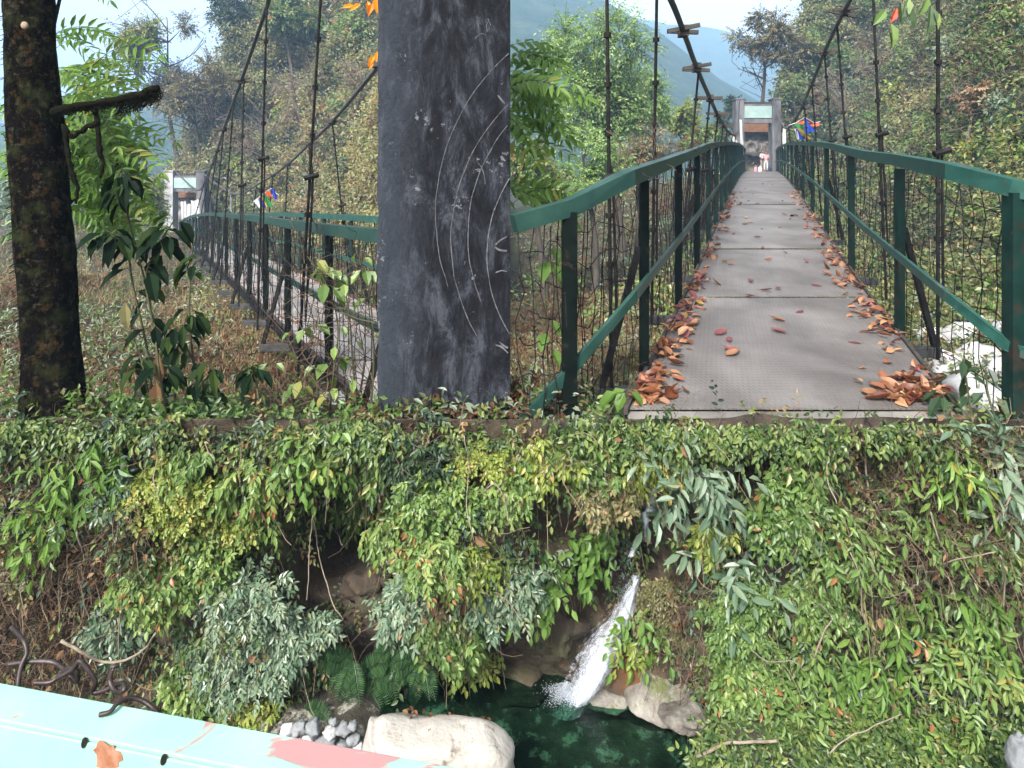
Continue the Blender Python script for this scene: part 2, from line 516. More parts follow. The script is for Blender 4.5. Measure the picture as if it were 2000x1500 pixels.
def water_material():
    m, nt, bs, out = newmat('pool_water')
    nt.nodes.remove(bs)
    tr = nt.nodes.new('ShaderNodeBsdfTransparent')
    tr.inputs['Color'].default_value = (.40, .70, .56, 1)
    gl = nt.nodes.new('ShaderNodeBsdfGlossy')
    gl.inputs['Roughness'].default_value = .03
    gl.inputs['Color'].default_value = (1, 1, 1, 1)
    fr = nt.nodes.new('ShaderNodeFresnel')
    fr.inputs['IOR'].default_value = 1.33
    n2 = noise(nt, 9, 4, .55, .4, stretch=(1, 2.4, 1))
    b = nt.nodes.new('ShaderNodeBump')
    b.inputs['Strength'].default_value = .3
    b.inputs['Distance'].default_value = .02
    nt.links.new(n2.outputs[0], b.inputs['Height'])
    nt.links.new(b.outputs[0], gl.inputs['Normal'])
    nt.links.new(b.outputs[0], fr.inputs['Normal'])
    mx = nt.nodes.new('ShaderNodeMixShader')
    nt.links.new(fr.outputs[0], mx.inputs[0])
    nt.links.new(tr.outputs[0], mx.inputs[1])
    nt.links.new(gl.outputs[0], mx.inputs[2])
    nt.links.new(mx.outputs[0], out.inputs['Surface'])
    return m


def fall_material():
    m, nt, bs, out = newmat('falling_water')
    a1, a2 = nt.nodes.new('ShaderNodeAttribute'), nt.nodes.new('ShaderNodeAttribute')
    a1.attribute_name, a2.attribute_name = 'across', 'along'
    cb = nt.nodes.new('ShaderNodeCombineXYZ')
    nt.links.new(a1.outputs['Fac'], cb.inputs[0])
    nt.links.new(a2.outputs['Fac'], cb.inputs[1])
    mp = nt.nodes.new('ShaderNodeMapping')
    mp.inputs['Scale'].default_value = (6, .9, 1)
    nt.links.new(cb.outputs[0], mp.inputs[0])
    n = nt.nodes.new('ShaderNodeTexNoise')
    n.inputs['Scale'].default_value = 1.4
    n.inputs['Detail'].default_value = 7
    n.inputs['Roughness'].default_value = .72
    nt.links.new(mp.outputs[0], n.inputs['Vector'])
    ed = ramp(nt, [(0, (0, 0, 0)), (.42, (1, 1, 1)), (.58, (1, 1, 1)), (1, (0, 0, 0))])
    nt.links.new(a1.outputs['Fac'], ed.inputs[0])
    ad = nt.nodes.new('ShaderNodeMath')
    ad.operation = 'MULTIPLY_ADD'
    nt.links.new(ed.outputs[0], ad.inputs[0])
    ad.inputs[1].default_value = .34
    nt.links.new(n.outputs[0], ad.inputs[2])
    mp2 = nt.nodes.new('ShaderNodeMapping')
    mp2.inputs['Scale'].default_value = (13, 3, 1)
    nt.links.new(cb.outputs[0], mp2.inputs[0])
    nf = nt.nodes.new('ShaderNodeTexNoise')
    nf.inputs['Scale'].default_value = 1.0
    nf.inputs['Detail'].default_value = 5
    nf.inputs['Roughness'].default_value = .7
    nt.links.new(mp2.outputs[0], nf.inputs['Vector'])
    ad2 = nt.nodes.new('ShaderNodeMath')
    ad2.operation = 'MULTIPLY_ADD'
    nt.links.new(nf.outputs[0], ad2.inputs[0])
    ad2.inputs[1].default_value = .6
    nt.links.new(ad.outputs[0], ad2.inputs[2])
    r = ramp(nt, [(.92, (0, 0, 0)), (1.0, (.9, .9, .9))])
    r.color_ramp.elements[0].position = .64
    sc2 = nt.nodes.new('ShaderNodeMath')
    sc2.operation = 'MULTIPLY'
    sc2.inputs[1].default_value = .78
    nt.links.new(ad2.outputs[0], sc2.inputs[0])
    r.color_ramp.elements[1].position = 1.0
    nt.links.new(sc2.outputs[0], r.inputs[0])
    bs.inputs['Base Color'].default_value = (.40, .43, .48, 1)
    bs.inputs['Roughness'].default_value = .6
    tr = nt.nodes.new('ShaderNodeBsdfTransparent')
    mx = nt.nodes.new('ShaderNodeMixShader')
    nt.links.new(r.outputs[0], mx.inputs[0])
    nt.links.new(tr.outputs[0], mx.inputs[1])
    nt.links.new(bs.outputs[0], mx.inputs[2])
    nt.links.new(mx.outputs[0], out.inputs['Surface'])
    return m


def hills_material():
    m, nt, bs, out = newmat('forest_hills')
    n = noise(nt, .05, 8, .75)
    r = ramp(nt, [(.35, (.022, .045, .020)), (.55, (.05, .085, .035)), (.7, (.10, .12, .06)), (.82, (.2, .16, .1))])
    nt.links.new(n.outputs[0], r.inputs[0])
    nt.links.new(r.outputs[0], bs.inputs['Base Color'])
    bs.inputs['Roughness'].default_value = 1
    bs.inputs['Specular IOR Level'].default_value = .1
    n2 = noise(nt, .12, 8, .8)
    bump(nt, bs, n2.outputs[0], 1.0, 6.0)
    return m


M['deck'] = deck_material('deck_steel', 1.0)
M['deck_lit'] = deck_material('lit_deck_steel', 2.3)  # same steel lightened, bright daylight on the left deck put into its colour
M['pylon'] = pylon_material()
M['turquoise'] = turquoise_material()
M['cliff'] = cliff_material()
M['water'] = water_material()
M['fall'] = fall_material()
M['hills'] = hills_material()

# ------------------------------------------------------------------ terrain functions
CP = []
for X in (-9, -6, -3, 0, 3, 6, 9):
    CP += [(X, 4.2, -1.66), (X, 3.0, -1.66)]
for X in (-9, -6, -3, 0, 2, 4):
    CP += [(X, 6, -2.38)]
CP += [(-9, 8, -2.7), (-6, 8, -2.75), (-3, 8, -2.9), (0, 8, -3.0), (3, 8, -2.9), (5, 6.5, -2.05), (7, 8, -2.3), (9, 9, -2.2)]
CP += [(-14, 14, -2.9), (-9, 14, -3.2), (-4, 14, -3.7), (0, 14, -4.2), (5, 14, -4.2), (9, 13, -2.8), (12, 15, -2.2)]
CP += [(-25, 25, -3.6), (-17, 25, -3.8), (-8, 25, -4.8), (0, 25, -6.5), (8, 25, -6.0), (14, 25, -3.5), (18, 25, -1.5)]
CP += [(-35, 48, -5), (-26, 48, -5.0), (-24, 53, -4.9), (-10, 45, -7), (0, 45, -9), (10, 45, -8), (18, 47, -2.2), (18.5, 51, -.30), (20, 55, -.2), (24, 48, -1)]
CP += [(-80, 100, -8), (0, 100, -16), (60, 100, 0), (40, 70, 0), (-200, 300, -10), (0, 300, -24), (200, 300, 0), (0, 900, -30), (900, 900, -20), (-900, 900, -20)]
CP = np.array(CP, float)


def base_z(X, d):
    X, d = np.asarray(X, float), np.asarray(d, float)
    sc = 1.0 / np.maximum(d, 3)                  # distances measured relative to how far away the spot is
    num = den = 0
    for (cx, cd, cz) in CP:
        r2 = ((X - cx) * sc) ** 2 + ((d - cd) * sc * 1.2) ** 2
        w = 1.0 / (r2 ** 1.6 + 1e-4)
        num = num + w * cz
        den = den + w
    return num / den


def ground_z(X, d):
    z = base_z(X, d)
    n = fbm(X * .35, d * .35, 0, 4)
    s1 = (X - 8 + .56 * d) / 1.146
    h1 = 1.75 * np.minimum(np.minimum(s1, 60), (-.015 * d - X) * 1.6)
    h1 = np.where(d > 14, h1, 0)
    h1b = 1.3 * np.minimum(d - 57, (X + .548 * d) * 1.6)
    h1b = np.minimum(h1b, 2.6 * (-.015 * d - X))
    s2 = (X - 4.9 - .384 * d) / 1.07
    h2 = 1.9 * np.minimum(s2, 60)
    h2b = np.minimum(1.5 * (d - 55), 3.0 * (X - .372 * d))
    H = np.maximum(np.maximum(h1, h1b), np.maximum(h2, h2b))
    H = np.minimum(H, 34 + 4 * n)
    H = np.where(H > 0, H * (1 + .12 * n), 0)
    far = sstep(90, 160, d)
    H = H * (1 - far)
    z = z - .10 * sstep(.3, .7, X) * sstep(3.6, 3.1, X) * sstep(5.4, 4.8, d)
    return z + H + np.where(d > 6, .18 * n, .05 * n) * (1 + d * .01)


def cyl_gauss(px, py, x, y, sx, sy):
    return np.exp(-((px - x) / sx) ** 2 - ((py - y) / sy) ** 2)


RECESS = [(665, 1100, 95, 120, .95), (612, 1160, 36, 42, 1.1), (1095, 1022, 68, 56, .42), (1180, 1190, 55, 120, .28), (1290, 1345, 75, 60, -.12),
          (1800, 1500, 330, 200, -.75), (1500, 1490, 130, 90, -.5), (400, 1210, 170, 110, -.22), (360, 1410, 190, 70, -.42), (930, 1080, 150, 130, -.30), (1465, 920, 42, 95, .5),
          (1275, 1110, 55, 110, .22), (870, 1345, 80, 20, .12), (795, 1340, 45, 55, -.1), (170, 1200, 120, 110, .15), (1540, 980, 80, 80, -.2), (330, 990, 110, 80, -.2), (1640, 1180, 120, 120, -.15),
          (1690, 880, 50, 60, .25), (1800, 1150, 70, 40, .3), (560, 900, 90, 60, -.15)]


def cliff_d(X, Z):
    X, Z = np.asarray(X, float), np.asarray(Z, float)
    t = (-1.6 - Z) / 2.1
    d = 4.13 + .42 * t
    px, py = CX + X / 4.35 * F, CY - Z / 4.35 * F
    for (x, y, sx, sy, a) in RECESS:
        d = d + a * cyl_gauss(px, py, x, y, sx, sy)
    env = sstep(-.02, .16, t)
    d = d + env * (.16 * fbm(X * 1.3, Z * 1.3, 3.1, 5) + .05 * fbm(X * 6, Z * 6, 7.7, 3))
    return d


def on_cliff(x, y, off=0.0):
    d = 4.3
    for _ in range(10):
        p = P(x, y, d)
        d = .5 * d + .5 * float(cliff_d(p[0], p[2]))
    return P(x, y, d - off)


def on_ground(x, y, dmin=4.2, dmax=110):
    ds = np.geomspace(dmin, dmax, 420)
    X, Z = (x - CX) / F * ds, (CY - y) / F * ds
    below = Z < ground_z(X, ds)
    i = int(np.argmax(below)) if below.any() else len(ds) - 1
    return P(x, y, ds[i])


POOL_Z = -3.64

# ------------------------------------------------------------------ the setting
us = np.linspace(-1.5, 1.5, 300)
ds = np.concatenate([np.linspace(4.17, 8, 30), np.geomspace(8.1, 1100, 190)])
U, D = np.meshgrid(us, ds)
XX = U * D
XX[0:1] = U[0:1] * 4.17
G = np.stack([XX, D, ground_z(XX, D)], -1)
MB().grid(G).build('ground', M['soil'], smooth=True, kind='structure')

xs, zs = np.linspace(-6.6, 6.6, 420), np.linspace(-1.60, -4.0, 170)
XX, ZZ = np.meshgrid(xs, zs)
DD = cliff_d(XX, ZZ)
DD[0] = 4.19
G = np.stack([XX, DD, ZZ], -1)
G[0, :, 2] = ground_z(xs, np.full_like(xs, 4.19)) + .004
pxx, pyy = CX + XX / 4.4 * F, CY - ZZ / 4.4 * F
stain = np.clip(cyl_gauss(pxx, pyy, 1225, 1300, 50, 75) + .8 * cyl_gauss(pxx, pyy, 1090, 1310, 25, 45) + .45 * cyl_gauss(pxx, pyy, 1130, 1230, 40, 60), 0, 1)
MB().grid(G[::-1]).build('cliff', M['cliff'], smooth=True, kind='structure', attrs={'stain': stain[::-1]})

xs, ys = np.linspace(-6.6, 6.6, 160), np.linspace(-4, 5.6, 120)
XX, YY = np.meshgrid(xs, ys)
pxb = CX + XX / 3.9 * F
ZZ = -3.86 + .06 * fbm(XX * 2, YY * 2) + .24 * sstep(840, 700, pxb + 60 * (YY - 3.8)) * sstep(300, 520, pxb) + .32 * sstep(1350, 1410, pxb)
MB().grid(np.stack([XX, YY, ZZ], -1)).build('riverbed', M['riverbed'], smooth=True, kind='structure')
xs, ys = np.linspace(-1.6, 2.2, 2), np.linspace(-3.5, 5.4, 2)
XX, YY = np.meshgrid(xs, ys)
MB().grid(np.stack([XX, YY, np.full_like(XX, POOL_Z)], -1)).build('pool', M['water'], kind='structure')


def far_hill(name, d0, d1, xs_, ys_, amp, seed):
    u = np.linspace(-1.4, 1.4, 260)
    px = CX + u * F
    cy = np.interp(px, xs_, ys_)
    t = np.linspace(0, 1.25, 70)
    U_, T_ = np.meshgrid(u, t)
    Dm = d0 + (d1 - d0) * T_
    crest = (CY - cy)[None, :] / F * d1
    prof = np.where(T_ <= 1, T_ ** .85, 1 - (T_ - 1) * 1.2)
    Xm = U_ * Dm
    Z = -26 + (crest + 26) * prof + amp * fbm(Xm / 90, Dm / 90, seed, 6) * np.clip(T_ * 3, 0, 1) * .5
    MB().grid(np.stack([Xm, Dm, Z], -1)).build(name, M['hills'], smooth=True, kind='structure')


far_hill('hills', 170, 430, [-900, 0, 150, 250, 330, 420, 700, 1005, 1100, 1180, 1250, 1330, 1400, 1480, 1600, 2000, 2900],
         [200, 240, 215, 195, 200, 190, -40, -70, -30, 5, 45, 95, 150, 195, 250, 280, 250], 14, 2.2)
far_hill('hills', 480, 880, [-900, 0, 250, 700, 1200, 1300, 1400, 1480, 1600, 2000, 2900],
         [170, 215, 235, 200, 40, 45, 50, 75, 110, 190, 200], 22, 8.4)

# ------------------------------------------------------------------ plant helpers
UP = np.array([0, 0, 1.0])


def rvec(n, s=1.0):
    return rng.normal(size=(n, 3)) * s


def twigs(lm, sm, B, T, m, size, w, droop=.35, lift=.1, s0=.25, nh=(0, -.65, .7), full=True, tlo=0, thi=1, spread=.9, stem_r=.004, sstem=1.0, curl=1.0):
    n = len(B)
    s = np.linspace(s0, 1, m)
    vec = T - B
    ln = np.linalg.norm(vec, axis=1)
    pos = B[:, None] + vec[:, None] * s[None, :, None] + UP * (lift * ln[:, None] * 4 * s * (1 - s))[..., None]
    tan = norm(vec[:, None] + UP * (lift * ln[:, None] * (4 - 8 * s))[..., None])
    nn = norm(np.asarray(nh) + rvec(n, .35))[:, None] + rng.normal(size=(n, m, 3)) * .28
    side = norm(np.cross(tan, nn))
    sg = np.where(np.arange(m) % 2 == 0, 1, -1)[None, :, None]
    u = tan * .55 + side * sg * spread - UP * droop + rng.normal(size=(n, m, 3)) * .2
    u[:, -1] = tan[:, -1] - UP * droop
    sz = size * rng.uniform(.65, 1.2, (n, m))
    base = rng.uniform(tlo, thi, (n, 1))
    tint = np.clip(base + rng.normal(size=(n, m)) * .13 + np.where(rng.random((n, m)) > .97, .5, 0), 0, 1)
    lm.leaves(pos.reshape(-1, 3), u.reshape(-1, 3), nn.reshape(-1, 3), sz.ravel(), w, tint.ravel(), full, curl)
    if sm is not None:
        k = 5
        q = np.linspace(0, 1, k)
        pts = B[:, None] + vec[:, None] * q[None, :, None] + UP * (lift * ln[:, None] * 4 * q * (1 - q))[..., None]
        sel = rng.random(n) < sstem
        if sel.any():
            sm.tubes(pts[sel], stem_r * np.linspace(1, .45, k), 3, rng.uniform(.2, .9, int(sel.sum())))


KIND = {   # material, leaf length in survey px at 4.2 m, width ratio, droop, leaves per twig, twig density
    'small': ('leaf_yellow', 15, .62, .25, 9, 1.5), 'olive': ('leaf_olive', 15, .55, .3, 9, 1.4), 'droop': ('leaf_mid', 27, .42, 1.0, 8, 1.1),
    'blue': ('leaf_blue', 21, .42, .45, 11, 1.2), 'broad': ('leaf_bright', 33, .5, .6, 6, .9), 'lance': ('leaf_bright', 40, .30, .7, 7, .8),
    'dark': ('leaf_dark', 22, .5, .5, 9, 1.2), 'mid': ('leaf_mid', 19, .52, .45, 9, 1.3), 'big': ('leaf_blue', 50, .34, .35, 7, .7),
    'yellow': ('leaf_yellow', 20, .5, .6, 8, 1.2), 'pale': ('leaf_pale', 24, .4, .7, 8, 1.0), 'glossy': ('leaf_mid', 36, .36, .55, 8, .9)}
PX = 4.2 / F


def shrub(name, label, x, y, rx, ry, kind, cat='shrub', group=None, deep=.45, n=None):
    mat, lp, w, droop, m, dens = KIND[kind]
    y = y + 26 if y < 900 else y
    c = on_cliff(x, y, .05)
    root = thing(name, label, cat, c, group)
    sc = PX * c[1] / 4.2
    deep = rng.uniform(.25, .85)
    tl_ = rng.uniform(0, .35)
    R = np.array([rx * sc, min(rx, ry) * sc * deep, ry * sc])
    lp *= .72
    rx, ry = rx * 1.10, ry * 1.08
    n = n or int(2.1 * dens * (rx * ry) * 3.1 / (lp * lp * 1.15)) + 8
    lf, st = MB(), MB()
    sd = rng.random() * 50
    a_ = rng.uniform(0, 2 * math.pi, n * 2)
    r_ = np.sqrt(rng.random(n * 2))
    lim = .78 + .42 * fbm(np.cos(a_) * 1.4 + sd, np.sin(a_) * 1.4, sd, 2)
    hole = fbm(np.cos(a_) * r_ * 2.6 + sd, np.sin(a_) * r_ * 2.6, 3.3, 2) > -.42
    bx_ = x + np.cos(a_) * r_ * rx
    by_ = y - np.sin(a_) * r_ * ry
    for (qx, qy, qsx, qsy) in BARE:
        if qsx < 55 or qx < 700:
            hole &= ((bx_ - qx) / qsx) ** 2 + ((by_ - qy) / qsy) ** 2 > .55 + .3 * rng.random(n * 2)
    k_ok = np.where((r_ < lim) & hole)[0][:n]
    if len(k_ok) < 8:
        k_ok = np.arange(8)
    k = len(k_ok)
    dome = np.sqrt(np.clip(1 - r_[k_ok] ** 2, 0, 1))
    b = c + np.stack([np.cos(a_[k_ok]) * r_[k_ok] * R[0], -R[1] * dome * rng.uniform(.1, 1.0, k), np.sin(a_[k_ok]) * r_[k_ok] * R[2]], 1)
    lean = np.array([rng.normal() * .5, -.45, -.75 if droop > .55 else rng.uniform(-.45, .15)])
    dirs = norm(rvec(k, .62) + lean + (b - c) / np.linalg.norm(R) * .8)
    tl = rng.uniform(.55, 1.5, (k, 1)) * lp * sc * 2.3
    twigs(lf, st, b, b + dirs * tl, m, lp * sc * rng.uniform(.85, 1.15), w, droop, .10, .1, tlo=tl_, thi=tl_ + .6, stem_r=.0022, sstem=.2)
    foot = c + np.array([rng.normal() * R[0] * .2, .15, -.6 * R[2]])
    for _ in range(4):
        tip = c + rvec(1)[0] * R * .5
        mid = (foot + tip) / 2 + rvec(1, .05)[0]
        q = np.linspace(0, 1, 6)[:, None]
        st.tubes((1 - q) ** 2 * foot + 2 * q * (1 - q) * mid + q * q * tip, .006 * np.linspace(1, .4, 6), 4, .4)
    lf.build('foliage', M[mat], root)
    st.build('stem', M['twig'], root)
    return root


BARE = [(660, 1095, 100, 105), (612, 1165, 50, 45), (1095, 1022, 75, 58), (1165, 1240, 70, 120), (1230, 1310, 50, 60), (1290, 1335, 84, 80), (985, 1270, 140, 74),
        (150, 1350, 90, 30), (1465, 930, 48, 85), (795, 1345, 50, 55), (650, 1400, 60, 22), (1275, 1085, 48, 70), (720, 1250, 60, 60), (1690, 900, 40, 45), (1800, 1160, 60, 34), (1090, 1200, 50, 60), (1500, 1085, 34, 40), (1630, 1255, 40, 30), (1880, 960, 34, 46), (1960, 1150, 30, 40), (1370, 1230, 30, 60), (940, 930, 40, 44), (440, 900, 40, 34), (1264, 1015, 20, 75), (1300, 945, 26, 20), (1205, 1130, 26, 60)]
SHRUBS = [
    ('leafy_sapling', 'bright lime green sapling with long hanging leaves, high at the left of the cliff', 140, 955, 52, 78, 'lance'),
    ('leafy_sapling', 'small bright green sapling just below and left of the lime green one', 85, 1015, 40, 40, 'broad'),
    ('leafy_sapling', 'green lance-leaved sapling hanging over the cliff rim near the left corner', 215, 868, 45, 48, 'lance'),
    ('shrub', 'low grey-green shrub above the brown twig thicket', 225, 965, 38, 42, 'blue'),
    ('shrub', 'large yellow-green small-leaved bush in the left half of the cliff', 330, 965, 95, 75, 'small'),
    ('shrub', 'yellow-green bush lying under the largest small-leaved bush', 420, 1015, 85, 60, 'small'),
    ('shrub', 'green bush below the yellow-green bushes, left of the dark hollow', 380, 1090, 100, 62, 'mid'),
    ('shrub', 'feathery green bush beside the brown twig thicket', 310, 1130, 80, 60, 'mid'),
    ('shrub', 'blue-green bush with rows of narrow leaves, left of the hollow', 480, 1150, 95, 62, 'blue'),
    ('shrub', 'pale blue-green bush leaning out over the foot of the hollow', 560, 1222, 85, 58, 'blue'),
    ('shrub', 'wide blue-green bush above the ferns', 500, 1290, 110, 60, 'blue'),
    ('shrub', 'dense green bush above the turquoise rail, left of the ferns', 400, 1310, 85, 65, 'mid'),
    ('shrub', 'yellowish bush hanging just above the grey pebbles', 505, 1370, 60, 34, 'yellow'),
    ('shrub', 'small green bush against the turquoise rail', 370, 1370, 52, 32, 'mid'),
    ('creeper', 'creeper with long hanging leaves at the cliff rim above the yellow-green bush', 400, 858, 75, 40, 'droop'),
    ('creeper', 'curtain of hanging green leaves below the pale trunked slope, left of the hollow top', 500, 890, 65, 60, 'droop'),
    ('creeper', 'hanging leaves that fringe the upper left edge of the hollow', 520, 965, 60, 52, 'droop'),
    ('creeper', 'broad leaves hanging at the cliff rim above the hollow', 600, 862, 58, 42, 'broad'),
    ('creeper', 'drooping leaves that overhang the right top of the hollow', 690, 965, 58, 46, 'droop'),
    ('creeper', 'pale green creeper at the rim under the left side of the pylon', 720, 865, 58, 42, 'droop'),
    ('shrub', 'dark green shrub at the rim below the middle of the pylon', 830, 868, 68, 48, 'dark'),
    ('creeper', 'creeper with pale leaves right of the hollow', 765, 1040, 58, 52, 'droop'),
    ('shrub', 'leafy green bush between the hollow and the brown rock', 850, 985, 80, 62, 'mid'),
    ('shrub', 'grey-green bush hanging above the small pale crag', 800, 1150, 62, 75, 'blue'),
    ('shrub', 'bright yellow-green bush in the middle of the cliff', 905, 1095, 52, 45, 'yellow'),
    ('shrub', 'green bush in the middle of the cliff, left of the yellow-green one', 850, 1085, 60, 52, 'mid'),
    ('shrub', 'green bush overhanging the left end of the pool', 880, 1215, 75, 60, 'mid'),
    ('creeper', 'pointed tail of green leaves hanging towards the pool', 905, 1270, 52, 32, 'yellow'),
    ('shrub', 'green bush left of the bare brown rock above the pool', 985, 1150, 80, 48, 'blue'),
    ('shrub', 'light green shrub at the rim below the right edge of the pylon', 950, 870, 66, 48, 'small'),
    ('shrub', 'leafy shrub above the bare brown rock', 1000, 945, 58, 52, 'mid'),
    ('creeper', 'pale yellow-green leaves at the rim below the left railing', 1055, 868, 62, 42, 'yellow'),
    ('shrub', 'green shrub at the rim left of the broad-leaved tree', 1160, 872, 68, 46, 'mid'),
    ('shrub', 'hanging olive shrub above the waterfall', 1180, 960, 62, 62, 'olive'),
    ('shrub', 'green shrub right of the bare brown rock', 1178, 1030, 42, 40, 'broad'),
    ('leafy_branch', 'branch of broad light green leaves reaching over the top of the waterfall', 1095, 1105, 78, 26, 'broad'),
    ('leafy_branch', 'second light green branch hanging left of the waterfall', 1050, 1148, 46, 24, 'broad'),
    ('shrub', 'yellow-green shrub in the stream bed above the waterfall', 1260, 905, 48, 52, 'yellow'),
    ('broad_leaved_tree', 'sapling with whorls of broad blue-green leaves at the rim above the waterfall', 1340, 880, 88, 62, 'big'),
    ('broad_leaved_tree', 'lower whorl of broad dark leaves beside the stream', 1345, 985, 62, 55, 'big'),
    ('broad_leaved_tree', 'bright whorl of broad leaves under the near end of the bridge deck', 1430, 858, 46, 40, 'glossy'),
    ('shrub', 'green shrub along the right side of the waterfall', 1252, 1222, 40, 48, 'broad'),
    ('creeper', 'light creeper hanging over the orange stained rock', 1228, 1268, 26, 24, 'yellow'),
    ('shrub', 'light shrub above the pale grey rock by the pool', 1290, 1180, 48, 70, 'olive'),
    ('shrub', 'silvery blue-green shrub right of the stream', 1440, 1095, 70, 48, 'big'),
    ('shrub', 'yellow-green shrub on the right edge of the dark gully', 1400, 1030, 36, 40, 'yellow'),
    ('shrub', 'leafy green shrub at the rim under the middle of the deck', 1560, 872, 78, 52, 'glossy'),
    ('shrub', 'tall bright green bush right of the dark gully', 1530, 985, 75, 72, 'mid'),
    ('shrub', 'bright green bush above the pale rock, in the right half', 1450, 1190, 80, 75, 'mid'),
    ('shrub', 'dark green bush beside the right edge of the pool', 1430, 1300, 66, 72, 'mid'),
    ('shrub', 'glossy-leaved bush in the right half, right of the tall bright green bush', 1640, 1055, 82, 68, 'glossy'),
    ('shrub', 'dense green bush in the middle of the right half', 1580, 1160, 85, 68, 'mid'),
    ('shrub', 'olive hanging shrub at the rim under the heap of leaves', 1700, 890, 75, 62, 'olive'),
    ('leafy_sapling', 'lance-leaved sapling under the right railing', 1850, 905, 68, 62, 'lance'),
    ('shrub', 'blue-green shrub at the right edge below the railing post', 1965, 905, 55, 70, 'big'),
    ('shrub', 'green shrub left of the pale leaning stick', 1800, 1020, 72, 55, 'glossy'),
    ('shrub', 'green shrub at the right edge beneath the pale leaning stick', 1930, 1060, 66, 70, 'mid'),
    ('leafy_sapling', 'bright lance-leaved sapling above the red leaves at the right', 1720, 1190, 80, 60, 'lance'),
    ('leafy_sapling', 'bright yellow-green sapling at the right edge', 1880, 1180, 85, 58, 'lance'),
    ('shrub', 'mid green bush in the lower right, over the pool corner', 1560, 1290, 85, 66, 'glossy'),
    ('leafy_sapling', 'glossy bush with long leaves at the lower right', 1720, 1310, 90, 66, 'lance'),
    ('shrub', 'dark glossy bush near the lower right corner', 1890, 1310, 85, 66, 'glossy'),
    ('shrub', 'leafy bush at the bottom, right of the pale root', 1580, 1420, 85, 58, 'glossy'),
    ('leafy_sapling', 'lance-leaved bush at the bottom right, second from the corner stone', 1740, 1430, 85, 58, 'lance'),
    ('shrub', 'green bush at the bottom next to the grey corner stone', 1880, 1440, 75, 55, 'glossy'),
    ('shrub', 'small green bush at the right corner of the pool', 1420, 1395, 45, 48, 'mid'),
    ('shrub', 'low green bush under the thick pale root at the bottom', 1440, 1462, 50, 36, 'mid'),
    ('shrub', 'yellow-green bush at the bottom edge, just right of the pool', 1395, 1490, 34, 30, 'yellow'),
    ('shrub', 'glossy bush above the thick pale root', 1500, 1395, 60, 46, 'glossy'),
    ('shrub', 'broad leaved bush at the bottom edge below the end of the thick pale root', 1520, 1488, 60, 40, 'broad'),
    ('shrub', 'lance-leaved bush at the bottom edge under the lying pale stem', 1660, 1490, 70, 40, 'lance'),
    ('shrub', 'olive bush at the left edge beneath the small saplings', 70, 1100, 60, 50, 'olive'),
    ('shrub', 'blue-green bush low at the left, above the bent wires', 240, 1215, 55, 45, 'blue'),
]
for s_ in SHRUBS:
    shrub(s_[0], s_[1], *s_[2:], cat='creeper' if s_[0] == 'creeper' else ('sapling' if 'sapling' in s_[0] or 'tree' in s_[0] else ('branch' if 'branch' in s_[0] else 'shrub')))

# undergrowth that reads as one mass over the whole cliff


def cover(n, x0, x1, y0, y1, keep=None):
    px, py = rng.uniform(x0, x1, n), rng.uniform(y0, y1, n)
    ok = np.ones(n, bool)
    for (x, y, sx, sy) in BARE:
        ok &= ((px - x) / sx) ** 2 + ((py - y) / sy) ** 2 > rng.uniform(.6, 1.1, n)
    if keep is not None:
        ok &= keep(px, py)
    px, py = px[ok], py[ok]
    d = np.full(len(px), 4.3)
    for _ in range(10):
        X, Z = (px - CX) / F * d, (CY - py) / F * d
        d = .5 * d + .5 * cliff_d(X, Z)
    return np.stack([(px - CX) / F * d, d, (CY - py) / F * d], 1), px, py


def pool_free(px, py):
    edge = np.interp(px, [0, 560, 700, 860, 1100, 1230, 1360, 1375, 1400, 2200], [1440, 1425, 1310, 1290, 1200, 1260, 1400, 1500, 1590, 1600])
    return py < edge + 12 * np.sin(px / 23.)


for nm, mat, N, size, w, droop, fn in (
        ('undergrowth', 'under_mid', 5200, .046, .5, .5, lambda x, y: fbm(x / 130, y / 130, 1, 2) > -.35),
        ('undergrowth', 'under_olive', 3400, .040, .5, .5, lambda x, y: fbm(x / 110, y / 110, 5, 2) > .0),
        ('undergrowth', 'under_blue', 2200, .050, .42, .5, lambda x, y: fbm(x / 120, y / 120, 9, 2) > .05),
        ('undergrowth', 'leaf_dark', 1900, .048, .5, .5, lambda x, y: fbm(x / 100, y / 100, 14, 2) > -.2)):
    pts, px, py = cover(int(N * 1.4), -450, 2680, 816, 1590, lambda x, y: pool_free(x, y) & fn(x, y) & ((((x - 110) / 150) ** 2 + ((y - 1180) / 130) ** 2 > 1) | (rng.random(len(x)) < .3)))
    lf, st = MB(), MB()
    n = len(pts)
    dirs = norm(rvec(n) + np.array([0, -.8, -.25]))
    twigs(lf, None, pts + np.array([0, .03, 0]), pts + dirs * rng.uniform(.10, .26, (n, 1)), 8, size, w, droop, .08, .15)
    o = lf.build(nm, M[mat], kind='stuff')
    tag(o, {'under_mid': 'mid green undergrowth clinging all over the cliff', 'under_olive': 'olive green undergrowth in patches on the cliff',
            'under_blue': 'blue-green undergrowth in patches on the cliff', 'leaf_dark': 'dark undergrowth in the deeper parts of the cliff'}[mat], 'undergrowth')

